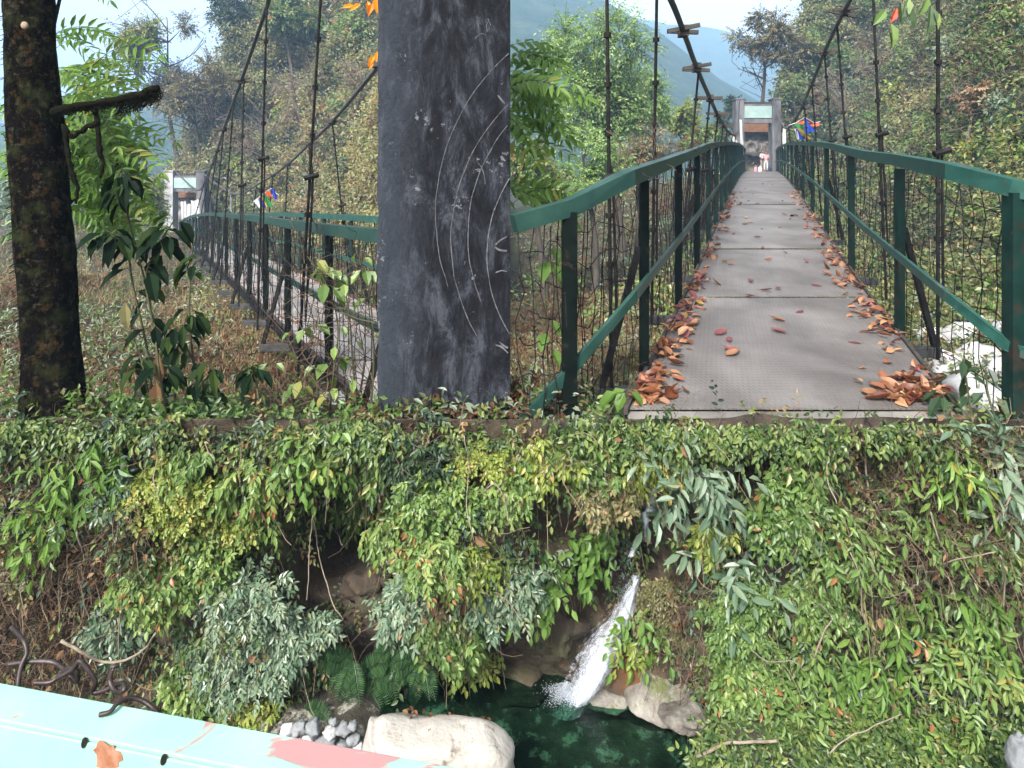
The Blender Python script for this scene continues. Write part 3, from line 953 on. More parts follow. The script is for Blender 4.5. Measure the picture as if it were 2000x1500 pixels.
xr_ = rng.uniform(-6, 6, 1900)
xr_ = xr_[fbm(xr_ * 2.1, 0, 0, 3) > rng.uniform(-.75, .35, 1900)]
n = len(xr_)
b = np.stack([xr_, 4.11 - rng.random(n) * .05, np.full(n, -1.585) - rng.random(n) * .09], 1)
b[:, 2] -= .03 * ((xr_ > .7) & (xr_ < 3.2))
lf = MB()
dirs = norm(rvec(n) * np.array([.7, .3, .35]) + np.array([0, -.55, -.75]))
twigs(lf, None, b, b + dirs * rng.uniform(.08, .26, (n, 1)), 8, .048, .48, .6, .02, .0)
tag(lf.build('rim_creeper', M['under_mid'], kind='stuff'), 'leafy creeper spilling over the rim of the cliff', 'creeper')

# dry stems and twigs on the cliff
lf, st = MB(), MB()
pts, px, py = cover(1500, 0, 2000, 822, 1440, pool_free)
n = len(pts)
q = np.linspace(0, 1, 6)
L_ = rng.uniform(.12, .5, n)
dirv = norm(rvec(n) * np.array([.45, .3, 1]) + np.array([0, -.25, -.8]))
pp = pts[:, None] + dirv[:, None] * (q[None, :, None] * L_[:, None, None]) + UP * (.12 * L_[:, None] * np.sin(q * 5 + rng.random((n, 1)) * 6))[..., None]
pp[..., 1] -= rng.uniform(.02, .14, (n, 1))
st.tubes(pp, .0026 * np.linspace(1, .5, 6), 3, rng.uniform(.1, 1, n))
tag(st.build('dry_stems', M['twig'], kind='stuff'), 'thin dry stems scattered over the green cliff', 'stems')
st = MB()
pts, px, py = cover(1500, -60, 280, 1040, 1330)
pts2, _, _ = cover(350, -60, 300, 822, 1050)
pts3, _, _ = cover(900, 1640, 2040, 822, 1130)
pts4, _, _ = cover(300, 1240, 1380, 1080, 1330)
pts = np.concatenate([pts, pts2, pts3, pts4])
n = len(pts)
L_ = rng.uniform(.10, .38, n)
dirv = norm(rvec(n) + np.array([0, -.35, -.5]))
pp = pts[:, None] + dirv[:, None] * (q[None, :, None] * L_[:, None, None]) + np.sin(q[None, :, None] * 6 + rng.random((n, 1, 3)) * 6) * .035
pp[..., 1] -= np.where(pts[:, 0] > .5, .16, .06)[:, None]
st.tubes(pp, .0026 * np.linspace(1, .5, 6), 3, rng.uniform(0, .8, n))
tag(st.build('twig_thicket', M['twig'], kind='stuff'), 'brown tangled twigs, thickest at the left and upper right of the cliff', 'thicket')
lf = MB()
n = len(pts)
sel = rng.random(n) < .55
lf.leaves(pts[sel] + rvec(int(sel.sum()), .06) - np.array([0, .08, 0]), rvec(int(sel.sum())) - UP, rvec(int(sel.sum())) + np.array([0, -1, 0]), rng.uniform(.03, .06, int(sel.sum())), .6, rng.random(int(sel.sum())))
p3, _, _ = cover(150, 250, 2000, 830, 1480, pool_free)
lf.leaves(p3 + rvec(len(p3), .04) - np.array([0, .16, 0]), rvec(len(p3)) - UP, rvec(len(p3)) + np.array([0, -1.5, 0]), rng.uniform(.05, .10, len(p3)), .6, rng.random(len(p3)))
tag(lf.build('dead_leaves', M['leaf_dry'], kind='stuff'), 'dead brown leaves caught among the plants of the cliff', 'leaves')


n = 2400
pxr, pyr = rng.uniform(1362, 2060, n), rng.uniform(1398, 1580, n)
dr = 3.56 / ((pyr - CY) / F)
b = np.stack([(pxr - CX) / F * dr, dr, np.full(n, -3.60)], 1)
lf = MB()
dirs = norm(rvec(n) * np.array([.8, .6, .4]) + np.array([0, -.4, .6]))
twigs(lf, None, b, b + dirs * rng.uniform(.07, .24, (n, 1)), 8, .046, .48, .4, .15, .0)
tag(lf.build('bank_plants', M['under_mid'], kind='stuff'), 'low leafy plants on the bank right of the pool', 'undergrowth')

# named stems, vines and sticks
def vine(name, label, cat, pxpts, off, r0, r1, mat='pale_stem', group=None, branches=()):
    ctrl = np.array([on_cliff(x, y, off) if not isinstance(off, (list, tuple)) else on_cliff(x, y, o) for (x, y), o in zip(pxpts, off if isinstance(off, (list, tuple)) else [off] * len(pxpts))])
    t = np.linspace(0, len(ctrl) - 1, 5 * len(ctrl))
    pts = catmull(ctrl, t)
    pts += fbm(t[:, None] * 1.7 + np.arange(3) * 9, ctrl[0, 0] * 5, 0, 2)[:, :] * .008
    mb = MB().tubes(pts, np.linspace(r0, r1, len(pts)), 5, .8)
    o = mb.build(name, M[mat], smooth=True)
    return tag(o, label, cat, group)


def catmull(c, t):
    c = np.asarray(c, float)
    cc = np.concatenate([[2 * c[0] - c[1]], c, [2 * c[-1] - c[-2]]])
    i = np.clip(np.floor(t).astype(int), 0, len(c) - 2)
    f = (t - i)[:, None]
    p0, p1, p2, p3 = cc[i], cc[i + 1], cc[i + 2], cc[i + 3]
    return .5 * (2 * p1 + (p2 - p0) * f + (2 * p0 - 5 * p1 + 4 * p2 - p3) * f ** 2 + (3 * p1 - p0 - 3 * p2 + p3) * f ** 3)


vine('woody_vine', 'pale bare stem leaning at the top left of the cliff', 'stem', [(58, 832), (75, 870), (95, 905), (110, 935)], .14, .010, .005)
vine('hanging_vine', 'straight pale vine hanging at the left inside the dark hollow', 'vine', [(612, 1005), (606, 1060), (602, 1120), (598, 1172)], .5, .004, .003)
vine('hanging_vine', 'long curved pale vine hanging through the dark hollow', 'vine', [(612, 1000), (622, 1075), (634, 1130), (650, 1180), (672, 1210)], .52, .005, .003)
vine('hanging_vine', 'short pale vine hanging at the right inside the dark hollow', 'vine', [(655, 985), (660, 1025), (666, 1062), (671, 1066)], .45, .005, .003)
vine('woody_vine', 'pale forked stem below the broad-leaved sapling', 'stem', [(1392, 885), (1405, 935), (1420, 985), (1438, 1030)], .26, .009, .005)
vine('woody_vine', 'long pale stem rising above the glossy bush in the right half', 'stem', [(1682, 830), (1688, 880), (1696, 950)], .20, .008, .006)
vine('leaning_stick', 'long pale stick leaning near the right edge of the cliff', 'stick', [(1992, 935), (1965, 985), (1920, 1055), (1915, 1068)], .24, .009, .006)
vine('leaning_stick', 'pale stick rising to the right through the bushes at the right', 'stick', [(1768, 1162), (1810, 1130), (1850, 1098), (1945, 1080)], .30, .008, .004)
vine('woody_vine', 'pale bare stem above the yellowed leaf in the lower right', 'stem', [(1590, 1285), (1608, 1235), (1625, 1205), (1600, 1180)], .32, .006, .004)
vine('root', 'thick pale root arching over the lower right corner of the pool', 'root', [(1325, 1500), (1370, 1472), (1430, 1450), (1515, 1444)], .42, .012, .009)
vine('root', 'mossy root sagging below the brown twig thicket', 'root', [(120, 1252), (160, 1275), (200, 1292), (240, 1290), (280, 1268), (305, 1240)], .62, .011, .006)
vine('hanging_root', 'forked pale root hanging over the left end of the pool', 'root', [(842, 1280), (846, 1315), (866, 1345), (868, 1372)], .3, .0035, .002)
vine('hanging_root', 'pale root hanging into the pool, second from the left', 'root', [(905, 1265), (898, 1300), (914, 1322), (917, 1366)], .34, .0035, .002)
vine('hanging_root', 'pale forked root hanging in front of the brown rock', 'root', [(968, 1230), (972, 1275), (958, 1310), (964, 1350)], .3, .0035, .002)
vine('hanging_root', 'rightmost thin root hanging in front of the brown rock', 'root', [(975, 1240), (980, 1290), (984, 1325), (988, 1360)], .3, .003, .002)
vine('woody_vine', 'thin curved stem on the brown rock above the pool', 'stem', [(955, 1190), (975, 1215), (1005, 1238), (1020, 1235)], .2, .004, .003)
vine('woody_vine', 'pale bare stem lying over the bushes at the bottom right', 'stem', [(1620, 1470), (1660, 1440), (1700, 1420), (1760, 1395)], .36, .005, .003)

vine('hanging_vine', 'thin tan vine hanging in front of the yellow-green bush at the upper left', 'vine', [(300, 850), (306, 890), (300, 930), (312, 975)], .30, .004, .0025)
vine('hanging_vine', 'tan vine trailing from the rim left of the dark hollow', 'vine', [(455, 835), (470, 880), (466, 930), (480, 985)], .28, .004, .0025)
vine('hanging_vine', 'long tan vine trailing down between the hollow and the brown rock', 'vine', [(905, 850), (915, 910), (910, 980), (925, 1060)], .34, .004, .0025)
vine('woody_vine', 'forked brown stem crossing the leafy bush above the brown rock', 'vine', [(945, 960), (965, 945), (985, 975), (992, 1020)], .32, .005, .003)
vine('hanging_vine', 'thin vine dangling in front of the bare brown rock', 'vine', [(1100, 925), (1098, 965), (1110, 1000), (1104, 1040)], .30, .0035, .002)
vine('woody_vine', 'straight pale stem under the middle of the deck', 'vine', [(1612, 832), (1618, 880), (1616, 930), (1634, 985)], .32, .006, .004)
vine('woody_vine', 'second straight pale stem under the middle of the deck, leaning right', 'vine', [(1640, 830), (1634, 880), (1630, 925)], .34, .006, .004)
vine('woody_vine', 'pale crooked stem below the brown twigs at the upper right', 'vine', [(1820, 1000), (1832, 1050), (1850, 1090), (1838, 1120)], .36, .006, .003)
vine('woody_vine', 'long drooping brown stem right of the tall bright green bush', 'vine', [(1660, 1080), (1680, 1130), (1684, 1190), (1700, 1240)], .40, .005, .003)
vine('woody_vine', 'pale upright stem near the right edge above the lance-leaved bushes', 'vine', [(1955, 1085), (1962, 1130), (1958, 1190)], .34, .007, .005)
vine('woody_vine', 'thin pale twig lying over the dense bush in the right half', 'vine', [(1470, 1270), (1500, 1292), (1540, 1290), (1575, 1310)], .42, .004, .002)
vine('woody_vine', 'bent grey stem among the brown twigs at the left edge', 'vine', [(150, 1040), (165, 1100), (160, 1160), (178, 1215)], .26, .006, .004)
vine('woody_vine', 'thin grey stem rising from the twig thicket beside the feathery bush', 'vine', [(236, 1285), (232, 1220), (240, 1150), (232, 1090)], .40, .0045, .003)

# ferns
FERNS = [(590, 1390, 62, -1.2, 'largest fern standing on the bank above the pebbles'), (650, 1380, 50, -1.75, 'fern drooping over the dark bank, right of the largest fern'),
         (700, 1330, 60, -.55, 'bright fern reaching towards the pale crag'), (690, 1290, 52, -2.4, 'fern high on the bank left of the pale crag'),
         (735, 1300, 46, -.3, 'small fern beside the top of the pale crag'), (825, 1290, 42, -2.1, 'fern hanging right of the pale crag'), (770, 1230, 36, -1.0, 'small fern under the grey-green bush')]


def fern(x, y, L, a0, label):
    c = on_cliff(x, y, .20)
    root = thing('fern', label, 'fern', c)
    for k in range(7):
        mb = MB()
        a = a0 + (k - 3) * .42 + rng.normal() * .1
        ln = L * PX * rng.uniform(1.0, 1.5)
        tip = c + np.array([math.cos(a) * ln, -.10 - .05 * rng.random(), math.sin(a) * ln])
        s = np.linspace(0, 1, 22)
        pos = c + (tip - c) * s[:, None] + UP * (.3 * ln * 4 * s * (1 - s) * .5)[:, None]
        mb.tubes(pos[::3], .0018, 3, .2)
        tan = norm(np.gradient(pos, axis=0))
        side = norm(np.cross(tan, np.array([0, -1, .35])))
        for sg in (1, -1):
            pl = ln * .30 * np.sin(np.pi * np.clip(s * .9 + .1, 0, 1)) ** .8
            mb.leaves(pos[1:], (side * sg + tan * .45 - UP * .1)[1:], np.tile([0, -1, .5], (21, 1)) + rvec(21, .1), pl[1:] + .003, .20, rng.random(21))
        mb.build('frond', M['fern'], root)


for f_ in FERNS:
    fern(*f_)


# ------------------------------------------------------------------ rocks
def rock(name, label, cat, c, size, mat, seed, group=None, rough=.25, flat=0, sub=4, rot=0.0, parent=None):
    bm = bmesh.new()
    bmesh.ops.create_icosphere(bm, subdivisions=sub, radius=1)
    V = np.array([v.co[:] for v in bm.verts])
    n1 = fbm(V[:, 0] * 1.3 + seed, V[:, 1] * 1.3, V[:, 2] * 1.3 + seed, 3)
    cell = np.abs(fbm(V[:, 0] * 2.2 - seed, V[:, 1] * 2.2, V[:, 2] * 2.2, 2))
    r = 1 + rough * n1 - rough * .5 * cell + rough * .16 * fbm(V[:, 0] * 6 + seed, V[:, 1] * 6, V[:, 2] * 6, 3)
    W = V * r[:, None]
    if flat:
        W = np.sign(W) * np.abs(W) ** (1 / (1 + flat)) * np.array([1, 1, 1])
    W = W * np.asarray(size) / 2
    cr, sr = math.cos(rot), math.sin(rot)
    W = np.stack([W[:, 0] * cr - W[:, 1] * sr, W[:, 0] * sr + W[:, 1] * cr, W[:, 2]], 1)
    for v, w in zip(bm.verts, W):
        v.co = Vector(w)
    me = bpy.data.meshes.new(name)
    bm.to_mesh(me)
    bm.free()
    me.polygons.foreach_set('use_smooth', np.ones(len(me.polygons), bool))
    me.materials.append(M[mat])
    o = bpy.data.objects.new(name, me)
    COL.objects.link(o)
    o.location = [float(v) for v in c]
    return tag(o, label, cat, group)


# the big pale boulder: outline measured on the spot, given a rounded back
def big_boulder():
    d0 = 3.72
    prof = [(712, 1404), (728, 1404), (745, 1396), (775, 1393), (830, 1396), (880, 1400), (925, 1405), (960, 1418), (990, 1436), (1005, 1462), (1008, 1500), (1002, 1545), (980, 1590), (720, 1590), (708, 1540), (706, 1480), (709, 1440)]
    outline = np.array([P(x, y, d0) for x, y in prof])
    t = np.linspace(0, len(outline), 120, endpoint=False)
    cl = np.concatenate([outline, outline[:2]])
    ring = catmull(np.concatenate([outline[-1:], cl]), t + 1)
    ctr = ring.mean(0)
    rows = []
    for k, a in enumerate(np.linspace(-math.pi / 2, math.pi / 2, 26)):
        sc_ = max(math.cos(a), 0) ** .30
        R_ = ctr + (ring - ctr) * sc_
        R_[:, 1] = d0 + math.sin(a) * .24 + .02
        R_[:, 2] -= max(0, math.sin(a)) * .24 * .80
        rows.append(R_)
    G_ = np.array(rows)
    G_ = np.concatenate([G_, G_[:, :1]], 1)
    nn = fbm(G_[..., 0] * 2.5, G_[..., 1] * 2.5, G_[..., 2] * 2.5, 4)
    ridge = np.abs(fbm(G_[..., 0] * 1.6 + G_[..., 2] * 1.6, G_[..., 2] * 2.4, 4.4, 3))
    out_ = norm(G_ - (ctr + np.array([0, .02, 0])))
    G_ = G_ + out_ * (.030 * nn - .085 * ridge + .006 * fbm(G_[..., 0] * 11, G_[..., 1] * 11, G_[..., 2] * 11, 3))[..., None]
    G_[:, -1] = G_[:, 0]
    o = MB().grid(G_).build('boulder', M['boulder'], smooth=True)
    return tag(o, 'large cream boulder lying in the green pool beside the turquoise rail', 'boulder')


big_boulder()
lf = MB()
k = 34
bx = rng.uniform(790, 960, k)
bp = np.array([P(x, np.interp(x, [790, 830, 880, 925, 960], [1394, 1396, 1400, 1405, 1416]) - 1, 3.76) for x in bx]) + rvec(k, .008)
lf.leaves(bp, rvec(k) * np.array([1, 1, .2]), UP + rvec(k, .4), rng.uniform(.02, .045, k), .6, rng.random(k))
tag(lf.build('leaf_litter', M['leaf_dry'], kind='stuff'), 'brown leaf litter along the top of the cream boulder', 'leaves')

rock('crag', 'pale craggy rock standing at the left end of the pool', 'rock', on_cliff(797, 1345, .05), (.24, .25, .42), 'pale_rock', 3.3, rough=.5)
def slab(label, prof, d0, back, thick, mat, seed):
    ol = np.array([P(x, y, d0 + back * (1400 - y) / 140) for x, y in prof])
    t_ = np.linspace(0, len(ol), 100, endpoint=False)
    ring_ = catmull(np.concatenate([ol[-1:], ol, ol[:2]]), t_ + 1)
    ctr_ = ring_.mean(0)
    rows_ = []
    for a in np.linspace(-math.pi / 2, math.pi / 2, 30):
        R_ = ctr_ + (ring_ - ctr_) * max(math.cos(a), 0) ** .35
        R_[:, 1] += math.sin(a) * thick
        rows_.append(R_)
    G_ = np.array(rows_)
    G_ = np.concatenate([G_, G_[:, :1]], 1)
    rid = np.abs(fbm(G_[..., 0] * 3 + G_[..., 2] * 3 + seed, G_[..., 2] * 5, G_[..., 1] * 3, 3))
    G_[..., 1] += .10 * rid + .02 * fbm(G_[..., 0] * 9, G_[..., 2] * 9, seed, 4)
    G_[..., 2] += .015 * fbm(G_[..., 0] * 8, G_[..., 1] * 8, seed + 3, 3)
    G_[:, -1] = G_[:, 0]
    return tag(MB().grid(G_).build('rock_slab', M[mat], smooth=True), label, 'rock')


slab('broad pale grey rock sloping into the pool right of the waterfall', [(1222, 1372), (1235, 1330), (1248, 1285), (1285, 1262), (1325, 1275), (1350, 1320), (1362, 1372), (1358, 1412), (1310, 1404), (1262, 1392)], 4.28, .22, .16, 'pale_rock', 3.1)
slab('low flat grey rock at the right end of the pool, in front of the sloping one', [(1290, 1398), (1330, 1388), (1372, 1396), (1378, 1420), (1340, 1424), (1300, 1414)], 4.06, .10, .10, 'pale_rock', 7.7)
rock('rock_slab', 'low flat rock at the foot of the waterfall', 'rock', on_cliff(1190, 1362, .0), (.34, .3, .10), 'pale_rock', 2.1, rough=.35)
rock('rock_slab', 'brown overhanging rock above the left of the pool', 'rock', on_cliff(975, 1285, -.05), (.80, .5, .40), 'cliff', 5.1, rough=.45)
rock('rock_slab', 'leaning brown slab at the right side of the hollow', 'rock', on_cliff(725, 1150, .15), (.38, .3, .30), 'cliff', 6.2, rough=.45)
rock('rock_slab', 'brown wet rock left of the waterfall', 'rock', on_cliff(1085, 1235, -.04), (.34, .3, .34), 'cliff', 7.7, rough=.5)
rock('corner_stone', 'mottled grey stone at the bottom right corner', 'stone', P(1992, 1478, 3.35), (.15, .14, .24), 'grey_stone', 9.4, rough=.2)
pebs = [(560, 1425, 26), (585, 1420, 30), (612, 1422, 34), (645, 1430, 26), (672, 1425, 30), (690, 1445, 26), (600, 1446, 24), (640, 1450, 40), (665, 1462, 34), (700, 1462, 28), (575, 1440, 20), (625, 1470, 30), (555, 1444, 22), (690, 1418, 20), (650, 1410, 18)]
for i, (x, y, s_) in enumerate(pebs):
    p = P(x, y, 3.86)
    rock('pebble', 'grey pebble among the pebbles between the rail and the cream boulder', 'pebble', p, (s_ * PX * .95, s_ * PX * .9, s_ * PX * .8), 'grey_stone' if i % 3 else 'river_stone', i * 3.7, 'pebbles on the bank by the boulder', .38, sub=3, rot=i)

# white river boulders beyond the right railing
RB = [(1830, 650, 60), (1880, 640, 80), (1930, 630, 70), (1975, 645, 80), (1850, 700, 70), (1910, 690, 90), (1965, 710, 80), (1890, 750, 90), (1945, 770, 90), (1820, 615, 40), (1870, 600, 46), (1920, 595, 50), (1970, 590, 56), (1990, 760, 60)]
for i, (x, y, s_) in enumerate(RB):
    p = on_ground(x, y + s_ * .2)
    w_ = s_ * p[1] / F
    rock('river_boulder', 'white river boulder seen through the netting of the right railing', 'boulder', p, (w_ * 1.25, w_, w_ * .8), 'river_stone', i * 2.9 + 1, 'white boulders below the right railing', .28, sub=3, rot=i * .7)
for i, (x, y, s_) in enumerate([(620, 770, 50), (660, 785, 60), (705, 775, 46), (690, 790, 40)]):
    p = on_ground(x, y)
    w_ = s_ * p[1] / F
    rock('river_boulder', 'pale river boulder under the near end of the left bridge beside the pylon', 'boulder', p, (w_ * 1.3, w_, w_ * .7), 'river_stone', i * 2.3 + 40, 'pale boulders by the pylon foot', .28, sub=3)


# ------------------------------------------------------------------ waterfall
def waterfall():
    cl = [(1232, 1082, 12), (1222, 1110, 20), (1205, 1150, 34), (1190, 1180, 46), (1178, 1220, 56), (1163, 1260, 58), (1145, 1300, 52), (1128, 1335, 48), (1112, 1356, 56)]
    t = np.linspace(0, len(cl) - 1, 90)
    c = np.array([list(on_cliff(x, y, .0)) for x, y, w in cl])
    c[:, 1] = np.minimum(c[:, 1], 4.62) - .12
    c = catmull(c, t)
    c[:, 1] = np.convolve(np.pad(c[:, 1], 6, 'edge'), np.ones(13) / 13, 'valid')
    w = np.interp(t, np.arange(len(cl)), [v[2] for v in cl]) * PX * 1.6
    for lay in range(2):
        s = np.linspace(0, 1, 30)
        G_ = c[:, None, :] + np.array([1, 0, .18]) * ((s - .5)[None, :] * w[:, None] * (1.2, .9, .7)[lay])[..., None]
        T_ = np.tile(t[:, None], (1, 30))
        G_[..., 1] += -.05 * np.sin(s * np.pi)[None, :] + .012 * fbm(s[None, :] * 3, T_ * .8, lay * 5, 2) - lay * .03
        yield G_, np.tile(s[None, :], (90, 1)), T_ + lay * 3.3


mb = MB()
ac, al = [], []
for G_, a_, b_ in waterfall():
    mb.grid(G_)
    ac.append(a_.ravel())
    al.append(b_.ravel())
mb.build('waterfall', M['fall'], smooth=True, kind='structure', attrs={'across': np.concatenate(ac), 'along': np.concatenate(al)})
for pts_, wd in (([(1278, 955), (1270, 985), (1268, 1000)], 22), ([(1258, 1000), (1262, 1030), (1262, 1058)], 14), ([(1242, 1062), (1236, 1076), (1232, 1088)], 16), ([(1320, 925), (1300, 945), (1282, 955)], 10)):
    c = np.array([on_cliff(x, y, .30) for x, y in pts_])
    t = np.linspace(0, 2, 24)
    c = catmull(c, t)
    s = np.linspace(0, 1, 8)
    G_ = c[:, None, :] + np.array([1, 0, .1]) * ((s - .5)[None, :, None] * wd * PX)
    MB().grid(G_).build('stream', M['fall'], smooth=True, kind='structure', attrs={'across': np.tile(s[None], (24, 1)), 'along': np.tile(t[:, None], (1, 8))})
# foam where the fall strikes the pool
k = 6000
ang, rr = rng.uniform(0, 6.28, k), np.abs(rng.normal(size=k)) * .5
fc = P(1108, 1356, 4.42)
pos = fc + np.stack([np.cos(ang) * rr * .15 * (1 + .25 * np.sin(ang * 3 + 1)), np.sin(ang) * rr * .10, rng.random(k) ** 2 * .09 * np.clip(1 - rr, .03, 1)], 1)
mb = MB()
oct_ = np.array([[1, 0, 0], [-1, 0, 0], [0, 1, 0], [0, -1, 0], [0, 0, 1], [0, 0, -1]], float)
of = [[0, 2, 4], [2, 1, 4], [1, 3, 4], [3, 0, 4], [2, 0, 5], [1, 2, 5], [3, 1, 5], [0, 3, 5]]
mb.batch(pos[:, None] + oct_[None] * (rng.uniform(.0009, .0024, (k, 1, 1)) * np.array([1.3, 1.3, .7])), of, .5)
k2 = 500
tt = rng.random(k2)
xx = np.interp(tt, [0, .3, .6, 1], [1228, 1192, 1165, 1112]) + rng.normal(size=k2) * np.interp(tt, [0, 1], [8, 34])
yy = np.interp(tt, [0, .3, .6, 1], [1090, 1180, 1260, 1352]) + rng.normal(size=k2) * 8
sp = np.stack([(xx - CX) / F * 4.40, 4.40 - rng.random(k2) * .12, (CY - yy) / F * 4.40], 1)
mb.batch(sp[:, None] + oct_[None] * rng.uniform(.0008, .0021, (k2, 1, 1)), of, .5)
mw, nt, bs, out = newmat('foam')
bs.inputs['Base Color'].default_value = (.36, .40, .44, 1)
bs.inputs['Roughness'].default_value = .5
mb.build('foam', mw, smooth=True, kind='stuff')
tag(bpy.data.objects['foam'], 'white foam where the waterfall strikes the pool', 'foam')


# ------------------------------------------------------------------ the turquoise rail beside the viewer
def near_rail():
    a, b = P(27, 1338, .93), P(910, 1497, .80)
    z0 = -.75
    a[2] = b[2] = z0
    ax = norm(b - a)
    back = np.array([-ax[1], ax[0], 0])
    L0, L1 = -.35, 1.45
    root = thing('handrail', 'turquoise painted steel handrail with peeling pink patches, close at the lower left', 'handrail', a)
    wd, ht, th = .052, .058, .006
    o = MB().sweep([a + ax * L0 - back * wd / 2 - UP * th / 2, a + ax * L1 - back * wd / 2 - UP * th / 2], wd, th).build('top_flange', M['turquoise'], root, bevel=.0015)
    fc_ = a - back * (wd - th / 2 + .002) - UP * (ht / 2 + .0065)
    MB().sweep([fc_ + ax * L0, fc_ + ax * L1], th, ht).build('side_flange', M['turquoise'], root, bevel=.0015)
    for (x, y) in ((165, 1450), (320, 1483), (560, 1530)):
        d = .88
        for _ in range(8):
            p = P(x, y, d)
            # meet the outer face of the side flange
            n_ = -back
            f0 = fc_ - back * (th / 2)
            d = d * np.dot(f0, n_) / np.dot(p, n_)
        p = P(x, y, d) - back * .0008
        s = np.linspace(0, 2 * math.pi, 17)[:-1]
        ring = p + np.outer(np.cos(s) * .0042, ax) + np.outer(np.sin(s) * .0078, UP + .25 * ax)
        MB().raw(np.concatenate([ring, ring + back * .0006]), [list(range(16))] + [[i, (i + 1) % 16, 16 + (i + 1) % 16, 16 + i] for i in range(16)]).build('bolt_hole', M['hair'], root)
    # rust scab
    p = P(210, 1478, .885)
    n_ = -back
    f0 = fc_ - back * (th / 2)
    p = P(210, 1478, .885 * np.dot(f0, n_) / np.dot(p, n_)) - back * .0006
    s = np.linspace(0, 2 * math.pi, 25)[:-1]
    rad = .020 + .003 * np.sin(3 * s + 1) + .002 * np.sin(7 * s) + .0015 * np.sin(11 * s + 2)
    ring = p + np.outer(np.cos(s) * rad, ax) + np.outer(np.sin(s) * rad * .95, UP)
    MB().raw(np.concatenate([ring, ring + back * .0005]), [list(range(24))] + [[i, (i + 1) % 24, 24 + (i + 1) % 24, 24 + i] for i in range(24)]).build('rust_patch', surf('rust', (.33, .12, .05), (.50, .26, .17), 60, .9, .5, .002), root)
    for L_ in (L0 + .06, L1 - .1):
        c = a + ax * L_ - back * .03
        MB().sweep([c - UP * .07, c - UP * 1.35], .05, .05, up=(0, 1, 0)).build('post', M['turquoise'], root)

    def wire(name, label, pts, r, dd):
        c = np.array([P(x, y, d) for (x, y), d in zip(pts, dd)])
        t = np.linspace(0, len(c) - 1, 8 * len(c))
        o = MB().tubes(catmull(c, t), r, 8).build(name, M['wire'], smooth=True)
        tag(o, label, 'wire')
    wire('netting_wire', 'thick bent wire running down behind the left end of the turquoise rail', [(22, 1225), (45, 1250), (52, 1275), (42, 1300), (36, 1330), (34, 1372)], .0034, [1.0, .98, .97, .96, .95, .93])
    wire('netting_wire', 'twisted thick wire looping over the turquoise rail', [(15, 1298), (60, 1292), (100, 1293), (120, 1303), (135, 1318), (150, 1331), (152, 1315), (140, 1305), (120, 1315), (100, 1332), (66, 1334)], .0034, [.97] * 5 + [.965, .955, .955] + [.965, .96, .955])
    wire('netting_wire', 'wire hooked over the turquoise rail in a zigzag', [(112, 1325), (140, 1308), (155, 1291), (168, 1303), (186, 1330), (182, 1352), (205, 1348), (225, 1338), (240, 1335), (242, 1348), (226, 1350), (215, 1330), (222, 1303), (232, 1300)], .0034, [.95] * 8 + [.94, .93, .94, .95, .955, .96])
    wire('netting_wire', 'dark wire end lying across the top of the turquoise rail', [(194, 1396), (215, 1390), (228, 1375), (250, 1363), (275, 1367), (300, 1384), (312, 1402)], .0030, [.875, .878, .888, .90, .905, .90, .885])
    wire('netting_wire', 'thin pale wire hanging below the left end of the turquoise rail', [(60, 1462), (56, 1490), (52, 1520)], .003, [.93, .93, .93])


near_rail()


